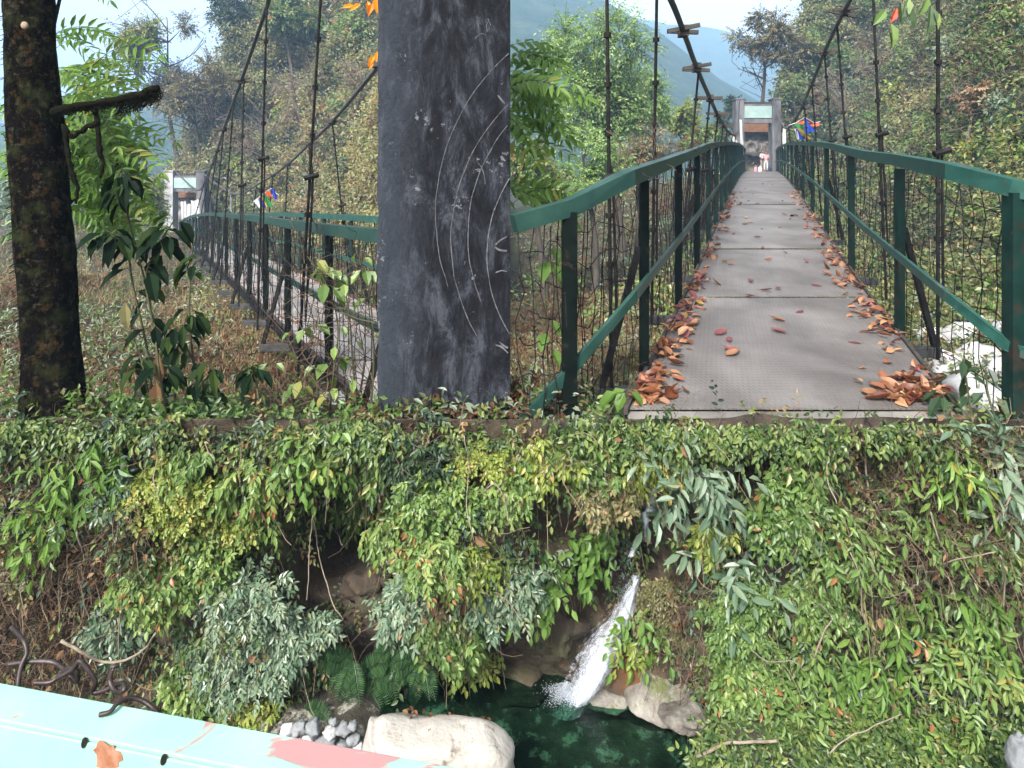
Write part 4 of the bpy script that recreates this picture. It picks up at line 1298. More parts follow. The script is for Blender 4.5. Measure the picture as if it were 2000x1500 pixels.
# ------------------------------------------------------------------ left pylon
def pylon():
    d = 4.30
    xl, xr = (737 - CX) / F * d, -.012
    cx, wd = (xl + xr) / 2, xr - xl
    zb, zt = -1.72, 2.1
    root = thing('bridge_pylon', 'dark weathered concrete pylon with scratched white arcs in the middle of the view', 'pylon', (cx, d + .24, zb))
    # slightly uneven faces
    nx, nz = 40, 150
    mb = MB()
    X, Z = np.meshgrid(np.linspace(xl, xr, nx), np.linspace(zb, zt, nz))
    edge = np.minimum(X - xl, xr - X)
    Y = d + .010 * fbm(X * 3, Z * 3, 1, 4) + .014 * np.exp(-(edge / .018) ** 2)
    Xw = X + np.where(np.abs(X - xl) < 1e-6, .006 * fbm(Z * 6, 0, 3, 3), 0)
    fr = np.stack([Xw, Y, Z], -1)
    bk = np.stack([Xw, np.full_like(Y, d + .46), Z], -1)
    mb.grid(fr)
    mb.grid(bk[:, ::-1])
    mb.grid(np.stack([bk[:, 0], fr[:, 0]], 1))
    mb.grid(np.stack([fr[:, -1], bk[:, -1]], 1))
    mb.grid(np.stack([fr[-1], bk[-1]], 0))
    mb.build('shaft', M['pylon'], root)

    def strip(pts, w):
        p = np.array([P(x, y, d) for x, y in pts])
        ok = (p[:, 0] < xr - .004)
        p = p[ok]
        p[:, 1] = d + .010 * fbm(p[:, 0] * 3, p[:, 2] * 3, 1, 4) - .0035
        ww = w * (1 + .45 * fbm(p[:, 2] * 60, 2, 0, 3))
        t = norm(np.gradient(p, axis=0))
        a = np.cross(t, [0, 1, 0])
        q = np.stack([p - a * ww[:, None] / 2, p + a * ww[:, None] / 2], 1)
        m2 = MB()
        m2.grid(q)
        qb = q + np.array([0, .006, 0])
        m2.grid(qb[:, ::-1])
        m2.build('chalk_line', M['chalk'], root)
    for (lx, ly, R, y0, y1, w) in ((851, 420, 421, 100, 560, .0044), (881, 470, 372, 205, 655, .0048), (914, 460, 338, 245, 590, .0050), (951, 500, 283, 340, 672, .0062)):
        ys = np.linspace(y0, y1, 120)
        xs = lx + R - np.sqrt(np.maximum(R * R - (ys - ly) ** 2, 0))
        strip(np.stack([xs + .8 * fbm(ys / 30, lx, 0, 2), ys], 1), w)
    marks = [[(968, 478), (976, 470), (990, 462)], [(966, 482), (976, 488), (990, 490)], [(968, 532), (980, 528), (990, 530)], [(972, 186), (980, 196), (986, 203)], [(968, 674), (980, 678), (992, 690)],
             [(975, 668), (985, 676), (992, 680)], [(955, 40), (950, 50), (952, 62)], [(953, 36), (959, 50)], [(934, 318), (942, 330), (946, 345), (948, 360)], [(932, 40), (936, 60)], [(928, 75), (940, 66), (950, 70)]]
    for mk in marks:
        mk = np.array(mk, float)
        t = np.linspace(0, len(mk) - 1, 16)
        strip(catmull(mk, t) if len(mk) > 2 else np.stack([np.interp(t, [0, 1], mk[:, 0]), np.interp(t, [0, 1], mk[:, 1])], 1), .009 if mk[0, 0] > 960 else .004)


pylon()


# ------------------------------------------------------------------ bridges
def interp3(pts, d):
    pts = np.array(pts)
    return np.interp(d, pts[:, 0], pts[:, 1])


def polyl(fun, ds_):
    return np.array([fun(d) for d in ds_])


def netting(mb, p0, p1, h, nv, nh_, r):
    """hand-knotted wire netting between two foot points"""
    for k in range(nv):
        s = (k + .5 + rng.normal() * .15) / nv
        b = p0 + (p1 - p0) * s
        t = np.linspace(0, 1, 7)
        q = b + UP * (t * h)[:, None] + rng.normal(size=(7, 3)) * np.array([.02, .02, .01])
        mb.tubes(q, r, 3)
        for j in range(3):
            kq = q[rng.integers(1, 6)]
            mb.batch(kq[None, None] + oct_[None] * (r * 2.6), of, .5)
    for k in range(nh_):
        z = (k + .6 + rng.normal() * .12) / (nh_ + .4) * h
        t = np.linspace(0, 1, 9)
        q = p0 + (p1 - p0) * t[:, None] + UP * z + UP * (.03 * rng.normal(size=9))[:, None] + rng.normal(size=(9, 3)) * .012
        mb.tubes(q, r, 3)


def bridge(name, label, L, R, zf, railh, plates, postsL, postsR, cabL, cabR, hangL, hangR, flareL, flareR, outL, dend, rclamp=None, hi='green_paint', lo='green_dark', clampL=(), clampR=()):
    d0 = plates[0]
    root = thing(name, label, 'bridge', (L(d0 + 3) * .5 + R(d0 + 3) * .5, d0 + 3, zf(d0 + 3)))
    RR = lambda d: min(R(d), rclamp) if rclamp is not None else R(d)
    lp = lambda d: np.array([L(d), d, zf(d)])
    rp = lambda d: np.array([RR(d), d, zf(d)])
    for i in range(len(plates) - 1):
        a, b = plates[i] + .06, plates[i + 1] - .06
        sub = np.linspace(a, b, 5)
        mb = MB()
        top = np.array([[lp(d), rp(d)] for d in sub])
        top[..., 2] += .006 * rng.normal() + .003
        bot = top - UP * .012
        mb.grid(top)
        mb.grid(bot[:, ::-1])
        mb.grid(np.stack([bot[:, 0], top[:, 0]], 1))
        mb.grid(np.stack([top[:, -1], bot[:, -1]], 1))
        mb.grid(np.stack([bot[0], top[0]], 0)[:, ::-1])
        mb.grid(np.stack([top[-1], bot[-1]], 0)[:, ::-1])
        mb.build('deck_plate', M['deck' if rclamp is None else 'deck_lit'], root)
    dd = np.linspace(plates[0], dend, 40)
    for fn in (lp, rp):
        MB().sweep(polyl(fn, dd) + UP * .004 + UP * .008, .03, .05).build('edge_angle', M['timber'], root)
        MB().sweep(polyl(fn, dd) - UP * .11, .06, .14).build('stringer', M['steel'], root)

    mf, mfr = (.02, .27), (.33, .36)

    def side(fn, flare, posts, cab, hangs, clamps, sg, bars):
        pts = [np.array(p) for p in flare] + [fn(d) + UP * (railh(d) + (.045 if sg > 0 and rclamp is None else 0) * float(sstep(9, 6, d))) + np.array([sg * .03, 0, 0]) for d in bars]
        MB().sweep(pts, .10, .115).build('top_rail', M['green_mid' if sg < 0 else hi], root)
        foot = [np.array(p) for p in flare_foot(flare, fn, bars[0])]
        mids = [f + (p - f) * (mf[i_] if sg < 0 else mfr[i_]) for i_, (f, p) in enumerate(zip(foot, pts[:len(foot)]))] + [fn(d) + UP * railh(d) * .47 + np.array([sg * .03, 0, 0]) for d in bars]
        MB().sweep(np.array(mids) - np.array([sg * .05, 0, 0]), .03, .075).build('mid_rail', M['green_mid' if sg < 0 else hi], root)
        allposts = []
        for f, p in zip(foot, pts[:len(foot)]):
            allposts.append((f, p))
        if sg < 0 and len(foot):
            ends, allposts = allposts[:1], allposts[1:]      # the outermost end is bolted to the pylon
        for d in posts:
            b = fn(d) + np.array([sg * .03, 0, 0])
            allposts.append((b - UP * .06, b + UP * (railh(d) - .045)))
        for i, (b, t) in enumerate(allposts):
            t = t - UP * .03 if i < len(foot) else t
            pw = .10 if b[1] < 5 and rclamp is None else .07
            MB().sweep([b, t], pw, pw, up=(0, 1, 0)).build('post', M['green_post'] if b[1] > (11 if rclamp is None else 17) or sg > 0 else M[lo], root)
        nb = MB()
        if sg < 0 and len(foot):
            netting(nb, ends[0][0] + np.array([.02, -.02, 0]), allposts[0][0], (ends[0][1] - ends[0][0])[2], 5, 6, .005)
        for i in range(len(allposts) - 1):
            (b0, t0), (b1, t1) = allposts[i], allposts[i + 1]
            if b0[1] > 24:
                break
            far = b0[1] > 11
            netting(nb, b0 + np.array([sg * .10, 0, 0]), b1 + np.array([sg * .10, 0, 0]), (t0 - b0)[2], 8 if far else 12, 5 if far else 6, .0034 + .0004 * b0[1] * .6)
        nb.build('wire_netting', M['steel'], root)
        # outward crossbeams and slanting braces
        for i, d in enumerate(posts):
            if d > 36:
                continue
            b = fn(d)
            MB().sweep([b + np.array([-sg * .9, 0, -.20]), b + np.array([sg * .42, 0, -.20])], .10, .10).build('crossbeam', M['grey_timber'], root, bevel=.008)
            if i % 2 == 0 and d < 26:
                MB().sweep([b + np.array([sg * .38, 0, -.145]), b + np.array([sg * .07, 0, railh(d) * .62])], .05, .05, up=(0, 1, 0)).build('brace', M['steel'], root)
        # main cable
        c = np.array(cab)
        t = np.linspace(0, len(c) - 1, 14 * len(c))
        cp = catmull(c, t)
        MB().tubes(cp, .030 + .0005 * cp[:, 1], 7).build('main_cable', M['cable'], root, smooth=True)

        def cable_at(d):
            j = np.argsort(np.abs(cp[:, 1] - d))[0]
            return cp[j]
        for d, top in hangs:
            tp = cable_at(d) if top is None else np.array(top)
            b = fn(d) + np.array([sg * .30, 0, -.15])
            r = .014 + .0003 * d
            s = np.linspace(0, 1, 9)
            line = b + (tp - b) * s[:, None]
            hb = MB().tubes(line, r, 6)
            if d < 15:
                j = b + (tp - b) * .52
                hb.tubes([b + (tp - b) * .15 + np.array([.05, 0, 0]), j + np.array([.035, 0, 0]), j + (tp - b) * .04], r * .8, 5)
                hb.tubes([j - np.array([.05, .02, .01]), j + np.array([.10, -.02, .03])], r * 2.0, 6)
            for q in (.3, .42, .62, .74, .86):
                hb.tubes([b + (tp - b) * q, b + (tp - b) * (q + .012)], r * 2.1, 6)
            hb.build('hanger', M['steel'], root)
        for d in clamps:
            c0 = cable_at(d)
            k = .006 * d + .10
            cb = MB()
            for e in (-1, 1):
                cb.sweep([c0 + np.array([-k * 1.3 + e * .02, e * .10, e * .02 + rng.normal() * .015]), c0 + np.array([k * 1.3 + e * .02, e * .10, -e * .02 + rng.normal() * .015])], .05, .05)
            cb.sweep([c0 - UP * .07, c0 + UP * .06], .10, .16, up=(0, 1, 0))
            cb.build('cable_clamp', M['timber'], root)

    def flare_foot(flare, fn, d1):
        return [np.array([p[0] + p[3] if len(p) > 3 else p[0], p[1], p[2]]) for p in [(q[0], q[1], float(ground_z(q[0], q[1])) - .02) for q in flare]]

    side(lp, flareL, postsL, cabL, hangL, clampL, -1, np.linspace(outL, dend, 26))
    side(rp, flareR, postsR, cabR, hangR, clampR, 1, np.linspace(outL if rclamp is None else 8.4, dend, 26))
    return root


# right-hand bridge
L2 = lambda d: .84 + .384 * (d - 4.56)
R2 = lambda d: 3.14 + .384 * (d - 4.56)
Z2 = lambda d: interp3([(4, -1.69), (4.56, -1.68), (7.9, -1.585), (11.5, -1.42), (16, -1.14), (22, -.83), (30, -.50), (38, -.30), (44, -.20), (60, -.20)], d)
H2 = lambda d: interp3([(4.5, 1.61), (6, 1.66), (8, 1.73), (12, 1.82), (18, 1.75), (26, 1.68), (40, 1.66), (60, 1.6)], d)
plates2 = [4.42, 7.9, 11.4, 14.9, 18.4, 21.9, 25.4, 28.9, 32.4, 35.9, 39.4, 42.9, 46.4, 49.5]
cl2 = [P(1290, -75, 5.2) + np.array([-.10, 0, 0]), P(1315, 10, 6.9), P(1360, 130, 9.5), P(1386, 190, 12), P(1410, 240, 16.25), P(1429, 262, 22.7), P(1440, 255, 33), P(1444, 195, 48.6)]
cr2 = [P(1810, -220, 5.2), P(1715, -95, 7.2), P(1650, 20, 10.2), P(1611, 100, 13.4), P(1585, 165, 17.0), P(1553, 233, 24.8), P(1530, 246, 33), P(1512, 195, 48.6)]
bridge('suspension_bridge', 'green railed suspension footbridge with leaf strewn steel deck, leading away on the right', L2, R2, Z2, H2, plates2,
       [5.3, 7.6, 9.9, 12.2, 14.5, 16.8, 19.1, 21.4, 23.7, 26, 28.3, 30.6, 32.9, 35.2, 37.5, 39.8, 42.1, 44.4, 46.7],
       [6.4, 9.7, 13.2, 16.6, 20, 23.4, 26.8, 30.2, 33.6, 37, 40.4, 43.8, 47.2],
       cl2, cr2, [(5.3, P(1185, -40, 5.2)), (7.3, P(1283, -20, 6.4)), (9.9, None), (12.2, None), (14.5, None), (16.8, None), (19.1, None), (23.7, None), (28.3, None)],
       [(6.0, P(1832, -80, 5.9)), (8.4, P(1704, -40, 8.2)), (11.2, None), (13.4, None), (17.0, None), (20, None), (24.8, None), (29, None)],
       [P(1003, 437, 4.20), P(1112, 405, 4.34)], [P(2030, 378, 4.16), P(1982, 367, 4.24)], 4.66, 49.5,
       clampL=(7.9, 9.5, 12, 14.2, 17, 21), clampR=(10.2, 13.4, 17.0, 21, 24.8))

# left-hand bridge
L1 = lambda d: 1.92 - .56 * d
R1 = lambda d: 3.86 - .56 * d
Zr1 = [(4.5, -.50), (5.5, -.57), (7, -.66), (9, -.77), (12.5, -.95), (17, -1.22), (22, -1.55), (30, -2.2), (38, -2.95), (48, -4.05), (60, -4.05)]
Z1 = lambda d: interp3(Zr1, d) - interp3([(5, 1.52), (12, 1.55), (50, 1.5)], d)
H1 = lambda d: interp3([(5, 1.52), (12, 1.55), (50, 1.5)], d)
plates1 = [4.95, 7.4, 9.9, 12.4, 14.9, 17.4, 20, 23, 26, 29, 32, 35, 38, 41, 44, 48]
cl1 = [P(560, -120, 8.2), P(522, 10, 10.4), P(472, 155, 14), P(438, 250, 18.5), P(424, 295, 22.5), P(404, 345, 30), P(384, 371, 38), P(345, 340, 48.8) + np.array([0, 0, .1])]
cr1 = [P(790, 60, 8.3), P(740, 128, 9.8), P(650, 236, 13.5), P(605, 280, 16.5), P(560, 322, 20.5), P(510, 356, 27), P(455, 378, 34), P(398, 340, 48.8)]
bridge('suspension_bridge', 'green railed suspension footbridge seen from its side, behind the pylon on the left', L1, R1, Z1, H1, plates1,
       [5.0, 6.9, 9.0, 10.8, 12.6, 14.6, 16.6, 18.6, 20.6, 22.6, 24.6, 26.6, 28.6, 31, 33.5, 36, 38.5, 41, 43.5, 46],
       [8.6, 10.6, 12.6, 14.6, 17, 19.5, 22, 25, 28, 31, 34, 37, 40, 43, 46],
       cl1, cr1, [(7.2, P(628, -30, 6.9)), (10.0, P(522, -10, 9.6)), (12.2, P(476, 160, 13.2)), (15.6, None), (18.5, None), (22.5, None), (27, None), (32, None)],
       [(9.8, None), (13.5, None), (16.5, None), (20.5, None), (24, None), (28, None), (33, None)],
       [], [], 4.9, 48.2, rclamp=-.10, clampL=(14, 18.5, 22.5, 26), clampR=(9.9, 13.5, 16.5, 20.5, 24))


root = thing('abutment', 'pale concrete sill under the near end of the steel deck', 'abutment', (2.0, 4.36, -1.9))
MB().box((2.0, 4.42, -1.735), (2.40, .16, .07)).build('sill', M['step_concrete'], root, bevel=.012)


# ------------------------------------------------------------------ gates at the far ends
def gate(label, xl, xr, tw, d, ztop, zb, beam, panel, lean=0.0, lo='gate_concrete'):
    root = thing('bridge_gate', label, 'gate', ((xl + xr) / 2, d, zb))
    for x, m_ in ((xl, lo), (xr, 'gate_concrete')):
        mb = MB()
        mb.sweep([(x, d, zb - 2.0), (x, d, ztop)], tw, tw * 1.3, up=(0, 1, 0))
        mb.sweep([(x, d, ztop), (x, d, ztop + .12)], tw * 1.15, tw * 1.45, up=(0, 1, 0))
        mb.build('tower', M[m_], root, bevel=.03)
    MB().box(((xl + xr) / 2, d, (beam[0] + beam[1]) / 2), (xr - xl - tw - .01, .55, beam[0] - beam[1])).build('crossbeam', M['gate_concrete'], root)
    f = panel
    MB().box(((xl + xr) / 2, d - .31, (f[0] + f[1]) / 2), (xr - xl - tw - .06, .05, f[0] - f[1])).build('sign_panel', M['sign_panel'], root)
    n = 9
    mb = MB()
    for k in range(n):
        x = xl + tw * .6 + (xr - xl - tw * 1.2) * (k + .5) / n
        mb.box((x, d - .1, beam[0] + .09), (.16, .2, .18))
    mb.build('cornice', M['timber'], root)
    return root


k50 = 50.0 / F
gate('grey concrete bridge gate with pale blue-green panel at the far end of the right bridge', (1442 - CX) * k50, (1513 - CX) * k50, .66, 50, (CY - 196) * k50, -.3,
     ((CY - 204) * k50, (CY - 241) * k50), ((CY - 208) * k50, (CY - 231) * k50))
gate('whitewashed bridge gate with white panel at the far end of the left bridge', (335 - CX) * k50, (396 - CX) * k50, .66, 50, (CY - 336) * k50, -5.2,
     ((CY - 343) * k50, (CY - 374) * k50), ((CY - 347) * k50, (CY - 367) * k50), lo='white_concrete')
# masonry and steps behind the right gate
root = thing('retaining_wall', 'brown stone wall with a ledge and steps behind the right bridge gate', 'wall', ((1478 - CX) * 53 / F, 53, -.3))
mb = MB()
for k in range(4):
    mb.box(((1478 - CX) * 53 / F, 52.4 + k * .45, -.32 + .17 * (k + .5)), (2.4, .9, .17 * (k + 1) * .98 if k < 1 else .17 * .98))
mb.build('step', M['step_concrete'], root)
wm = MB()
V_ = np.array([[(xx - CX) / F * 54.5, 54.5 + .18 * float(fbm(xx * .09, yy * .09, 0, 3)), (CY - yy) / F * 54.5] for yy in np.linspace(238, 335, 22) for xx in np.linspace(1440, 1520, 26)]).reshape(22, 26, 3)
wm.grid(V_)
wm.grid((V_ + np.array([0, .5, 0]))[:, ::-1])
wm.build('wall_face', M['step_concrete'], root)
MB().box(((1478 - CX) * 54.2 / F, 54.1, (CY - 250) / F * 54.2), (3.1, .7, .75)).build('brick_course', M['brick'], root, bevel=.03)
MB().box(((1478 - CX) * 54.2 / F, 53.95, (CY - 299) / F * 54.2), (3.0, .6, .25)).build('ledge', M['step_concrete'], root, bevel=.03)
root = thing('stone_wall', 'pale streaked wall filling the left bridge gate', 'wall', ((366 - CX) * 52 / F, 52, -4.9))
V_ = np.array([[(xx - CX) / F * 52, 52 + .18 * float(fbm(xx * .09, yy * .09, 5, 3)), (CY - yy) / F * 52] for yy in np.linspace(385, 470, 20) for xx in np.linspace(318, 412, 26)]).reshape(20, 26, 3)
wm = MB().grid(V_)
wm.grid((V_ + np.array([0, .5, 0]))[:, ::-1])
wm.build('wall_face', surf('streaked_wall', (.12, .095, .085), (.42, .40, .39), 1.3, .9, .5, .03, stretch=(2, 1, .3)), root)
MB().box(((366 - CX) * 51.9 / F, 51.9, (CY - 381) / F * 51.9), (3.4, .5, .42)).build('brick_course', M['brick'], root, bevel=.03)


# ------------------------------------------------------------------ flags and scarves
def cloth(pts, mat, name, parent, nu=14, nv=10, amp=.05, seed=0):
    a, b, c, d = [np.array(p, float) for p in pts]     # corners round the cloth
    u, v = np.meshgrid(np.linspace(0, 1, nu), np.linspace(0, 1, nv))
    u, v = u[..., None], v[..., None]
    G_ = a * (1 - u) * (1 - v) + b * u * (1 - v) + c * u * v + d * (1 - u) * v
    G_[..., 1] += amp * np.sin(u[..., 0] * 9 + v[..., 0] * 3 + seed)
    G_[..., 2] += amp * .5 * np.sin(u[..., 0] * 6 + seed)
    mb = MB().grid(G_)
    return mb.build(name, M[mat], parent, smooth=True)


def flags(label, d, quads, cord):
    c0 = P(*cord[0], d)
    root = thing('prayer_flags', label, 'flags', c0)
    MB().tubes(np.array([P(x, y, d) for x, y in cord]), .012, 4).build('cord', M['white_cloth'], root)
    for i, (mat, q) in enumerate(quads):
        o = cloth([P(x, y, d - .02 - .05 * i) for x, y in q], mat, 'flag', root, amp=.04, seed=i)
    return root


flags('blue, green, yellow and white prayer flags tied above the right railing of the right bridge', 22,
      [('cloth_red', [(1555, 237), (1600, 240), (1600, 246), (1560, 244)]), ('cloth_green', [(1552, 242), (1572, 240), (1590, 262), (1560, 255)]), ('cloth_yellow', [(1553, 250), (1562, 252), (1584, 271), (1576, 272)]),
       ('white_cloth', [(1551, 252), (1556, 252), (1563, 274), (1556, 270)]), ('cloth_blue', [(1553, 252), (1558, 253), (1573, 272), (1561, 272)]), ('cloth_blue', [(1570, 229), (1574, 232), (1594, 257), (1573, 260)])],
      [(1540, 245), (1555, 240), (1572, 229), (1590, 240), (1602, 238)])
flags('striped blue, green and white prayer flags tied above the far railing of the left bridge', 22,
      [('cloth_red', [(515, 374), (526, 373), (534, 385), (522, 384)]), ('cloth_green', [(511, 381), (522, 383), (534, 405), (522, 405)]), ('cloth_yellow', [(509, 385), (514, 386), (523, 405), (519, 405)]),
       ('cloth_blue', [(505, 388), (511, 388), (520, 406), (513, 406)]), ('white_cloth', [(496, 391), (505, 388), (513, 407), (507, 407)]), ('cloth_blue', [(529, 368), (536, 370), (543, 390), (536, 391)])],
      [(495, 394), (513, 380), (529, 368), (545, 382)])


def scarf(label, d, quads):
    root = thing('scarf', label, 'scarf', P(*quads[0][0], d))
    for i, q in enumerate(quads):
        cloth([P(x, y, d - .06 * i) for x, y in q], 'white_cloth', 'cloth_fold', root, amp=.06, seed=i * 2)


scarf('long white scarf draped from the left cable onto the railing of the right bridge', 40, [[(1414, 255), (1420, 258), (1425, 285), (1419, 284)], [(1421, 258), (1432, 264), (1452, 302), (1444, 300)], [(1442, 232), (1450, 236), (1453, 302), (1447, 300)]])
scarf('white scarf hanging straight down beside the right tower of the gate', 38, [[(1529, 252), (1535, 252), (1534, 292), (1529, 291)]])
scarf('white scarf hanging from the far cable of the left bridge', 30, [[(449, 384), (453, 384), (453, 414), (450, 414)]])
scarf('bundle of white scarves tied across the left bridge gate', 48.5, [[(352, 395), (362, 392), (366, 425), (355, 430)], [(372, 392), (388, 390), (392, 425), (378, 425)], [(362, 400), (374, 398), (376, 428), (364, 428)]])


# ------------------------------------------------------------------ people and their bags
def skin_mesh(name, chains, mat, parent, sub=1):
    bm = bmesh.new()
    lay = bm.verts.layers.skin.verify()
    idx = {}
    first = True
    for ch in chains:
        prev = None
        for key, co, r in ch:
            if key in idx:
                v = idx[key]
            else:
                v = bm.verts.new(Vector(co))
                v[lay].radius = (r, r)
                v[lay].use_root = first
                first = False
                idx[key] = v
            if prev is not None and prev is not v:
                try:
                    bm.edges.new((prev, v))
                except ValueError:
                    pass
            prev = v
    me = bpy.data.meshes.new(name)
    bm.to_mesh(me)
    bm.free()
    me.materials.append(mat)
    o = bpy.data.objects.new(name, me)
    COL.objects.link(o)
    o.parent = parent
    o.modifiers.new('skin', 'SKIN')
    m2 = o.modifiers.new('sub', 'SUBSURF')
    m2.levels = m2.render_levels = sub
    return o


def person(label, loc, h, yaw, top, legs, arm):
    root = thing('person', label, 'person', loc)
    root.rotation_euler = (0, 0, yaw)
    s = h / 1.7
    S = lambda x, y, z: (x * s, y * s, z * s)
    ch = [[('pel', S(0, 0, .92), .13 * s), ('wai', S(0, 0, 1.08), .115 * s), ('che', S(0, -.01, 1.28), .14 * s), ('nek', S(0, 0, 1.43), .055 * s), ('jaw', S(0, -.02, 1.52), .075 * s), ('hed', S(0, 0, 1.61), .10 * s), ('crn', S(0, .01, 1.67), .07 * s)]]
    for g in (-1, 1):
        ch.append([('pel', 0, 0), ('hip%d' % g, S(.10 * g, 0, .86), .095 * s), ('kne%d' % g, S(.11 * g, -.02, .48), .06 * s), ('ank%d' % g, S(.11 * g, .02, .09), .042 * s), ('toe%d' % g, S(.12 * g, -.14, .04), .035 * s)])
        ex, ey, ez = arm
        ch.append([('che', 0, 0), ('sho%d' % g, S(.18 * g, 0, 1.38), .06 * s), ('elb%d' % g, S(.24 * g, .02, 1.12), .045 * s), ('wri%d' % g, S(.20 * g + ex * g, ey, ez), .03 * s), ('plm%d' % g, S(.19 * g + ex * g, ey - .05, ez - .05), .033 * s)])
        for k in range(5):
            a = (k - 2) * .018
            ch.append([('plm%d' % g, 0, 0), ('f%d%d' % (g, k), S(.19 * g + ex * g + a, ey - .08, ez - .09), .010 * s), ('g%d%d' % (g, k), S(.185 * g + ex * g + a * 1.2, ey - .075, ez - .125 + abs(a) * .5), .008 * s)])
    skin_mesh('body', ch, M['skin'], root, 2)
    skin_mesh('shirt', [[('pel', S(0, 0, .90), .155 * s), ('wai', S(0, 0, 1.08), .135 * s), ('che', S(0, -.01, 1.28), .16 * s), ('nk', S(0, 0, 1.40), .09 * s)]] +
              [[('che', 0, 0), ('s%d' % g, S(.19 * g, 0, 1.37), .075 * s), ('e%d' % g, S(.24 * g, .02, 1.12), .06 * s)] for g in (-1, 1)], M[top], root, 2)
    skin_mesh('trousers', [[('pel', S(0, 0, .93), .145 * s)] + [('h%d' % g, S(.10 * g, 0, .84), .108 * s), ('k%d' % g, S(.11 * g, -.02, .48), .075 * s), ('a%d' % g, S(.11 * g, .02, .12), .062 * s)] for g in (-1, 1)], M[legs], root, 2)
    skin_mesh('hair', [[('a', S(0, .035, 1.56), .085 * s), ('b', S(0, .03, 1.655), .105 * s), ('c', S(0, -.02, 1.70), .07 * s)]], M['hair'], root, 2)
    for g in (-1, 1):
        nb = MB().batch(np.array([S(.035 * g, -.098, 1.61)])[:, None] + oct_[None] * .012 * s, of, .5)
        me = nb.build('eye', M['hair'])
        me.parent = root
    nb = MB().batch(np.array([S(0, -.115, 1.575)])[:, None] + oct_[None] * np.array([.014, .02, .025]) * s, of, .5)
    nb.build('nose', M['skin']).parent = root
    return root


zd = float(Z2(48.0))
person('person in a white shirt and tan trousers standing on the left at the far gate', P(1489, 0, 49.0) * np.array([1, 1, 0]) + UP * (zd + .01), 1.62, .5, 'white_cloth', 'cloth_tan', (-.04, -.18, .98))
person('person in a pink top and pale trousers standing on the right at the far gate', P(1496, 0, 48.6) * np.array([1, 1, 0]) + UP * (zd + .01), 1.52, -.4, 'cloth_pink', 'white_cloth', (-.06, -.22, 1.08))
for lab, x, mat, w_ in (('pink and black bag lying on the deck before the gate', 1476, 'cloth_pink', .24), ('white bag standing on the deck beside the two people', 1484.5, 'white_cloth', .30), ('dark blue bag at the right of the two people', 1503, 'cloth_dark', .30)):
    p = P(x, 0, 47.8) * np.array([1, 1, 0]) + UP * (zd + .01)
    root = thing('bag', lab, 'bag', p)
    rb = MB()
    G_ = []
    for k, z in enumerate(np.linspace(0, .36, 8)):
        r = (w_ / 2) * (1 - .75 * max(0, (z - .2) / .2) ** 1.5)
        a = np.linspace(0, 2 * math.pi, 15)
        G_.append(p + np.stack([np.cos(a) * r, np.sin(a) * r * .7, np.full(15, z)], 1))
    rb.grid(np.array(G_))
    rb.build('sack', M[mat], root, smooth=True)
    a = np.linspace(0, math.pi, 9)
    MB().tubes(p + np.stack([np.cos(a) * .07, np.zeros(9), .33 + np.sin(a) * .12], 1), .012, 5).build('handle', M[mat], root)

# ------------------------------------------------------------------ fallen leaves on the right deck
LM = []


def fallen_mesh(mat, curl, w):
    mb = MB()
    u = np.array([[1.0, 0, 0]])
    V_ = []
    nu, nv = 9, 7
    for i in range(nu):
        s = i / (nu - 1)
        wd = w * math.sin(math.pi * min(1, s * .93 + .05)) ** .75
        for j in range(nv):
            q = j / (nv - 1) * 2 - 1
            V_.append((s - .5, q * wd / 2, curl * (.22 * q * q * wd + .16 * (s - .5) ** 2 * 2) + .01 * math.sin(9 * s + 5 * q)))
    G_ = np.array(V_).reshape(nu, nv, 3)
    mb.grid(G_, np.tile(rng.random(1), nu * nv))
    mb.tubes(np.array([[-.5, 0, .08 * curl], [-.62, .01, .10 * curl], [-.72, .03, .05]]), .012, 3, .2)
    o = mb.build('fallen_leaf', M[mat], smooth=True)
    bpy.data.objects.remove(o)
    return mb


LEAFME = []
for mat, curl, w in (('fallen_rust', 1, .62), ('fallen_rust', -1, .58), ('fallen_rust', 1.6, .66), ('fallen_tan', 1, .6), ('fallen_tan', -1.2, .62), ('fallen_crimson', 1, .55), ('fallen_crimson', -1, .6), ('fallen_yellow', .8, .5)):
    fallen_mesh(mat, curl, w)
    LEAFME.append([m_ for m_ in bpy.data.meshes if m_.name.startswith('fallen_leaf')][-1])
    LEAFME[-1].name = 'leafshape_%d' % len(LEAFME)
COLN = ['rust brown', 'rust brown', 'rust brown', 'tan', 'tan', 'crimson', 'crimson', 'yellow']
spots_ = []
for k in range(124):
    d = 4.62 + rng.random() ** 2.1 * 16
    spots_.append((d, .02 + abs(rng.normal()) * .12 * (1.0 + .02 * d), 'left'))
for k in range(136):
    d = 4.6 + rng.random() ** 2.3 * 14
    e = abs(rng.normal()) * .16 + (.25 * rng.random() if d < 5.6 else 0)
    spots_.append((d, -.02 - e, 'right'))
for k in range(38):
    d = 4.8 + rng.random() ** 1.4 * 22
    spots_.append((d, rng.uniform(.35, 1.95), 'middle'))
spots_ = [(d, e, z_) for d, e, z_ in spots_ if z_ == 'middle' or float(vnoise(d * 1.5, 3.0 if z_ == 'left' else 9.0)) > -.25 or rng.random() < .35]
proto = None
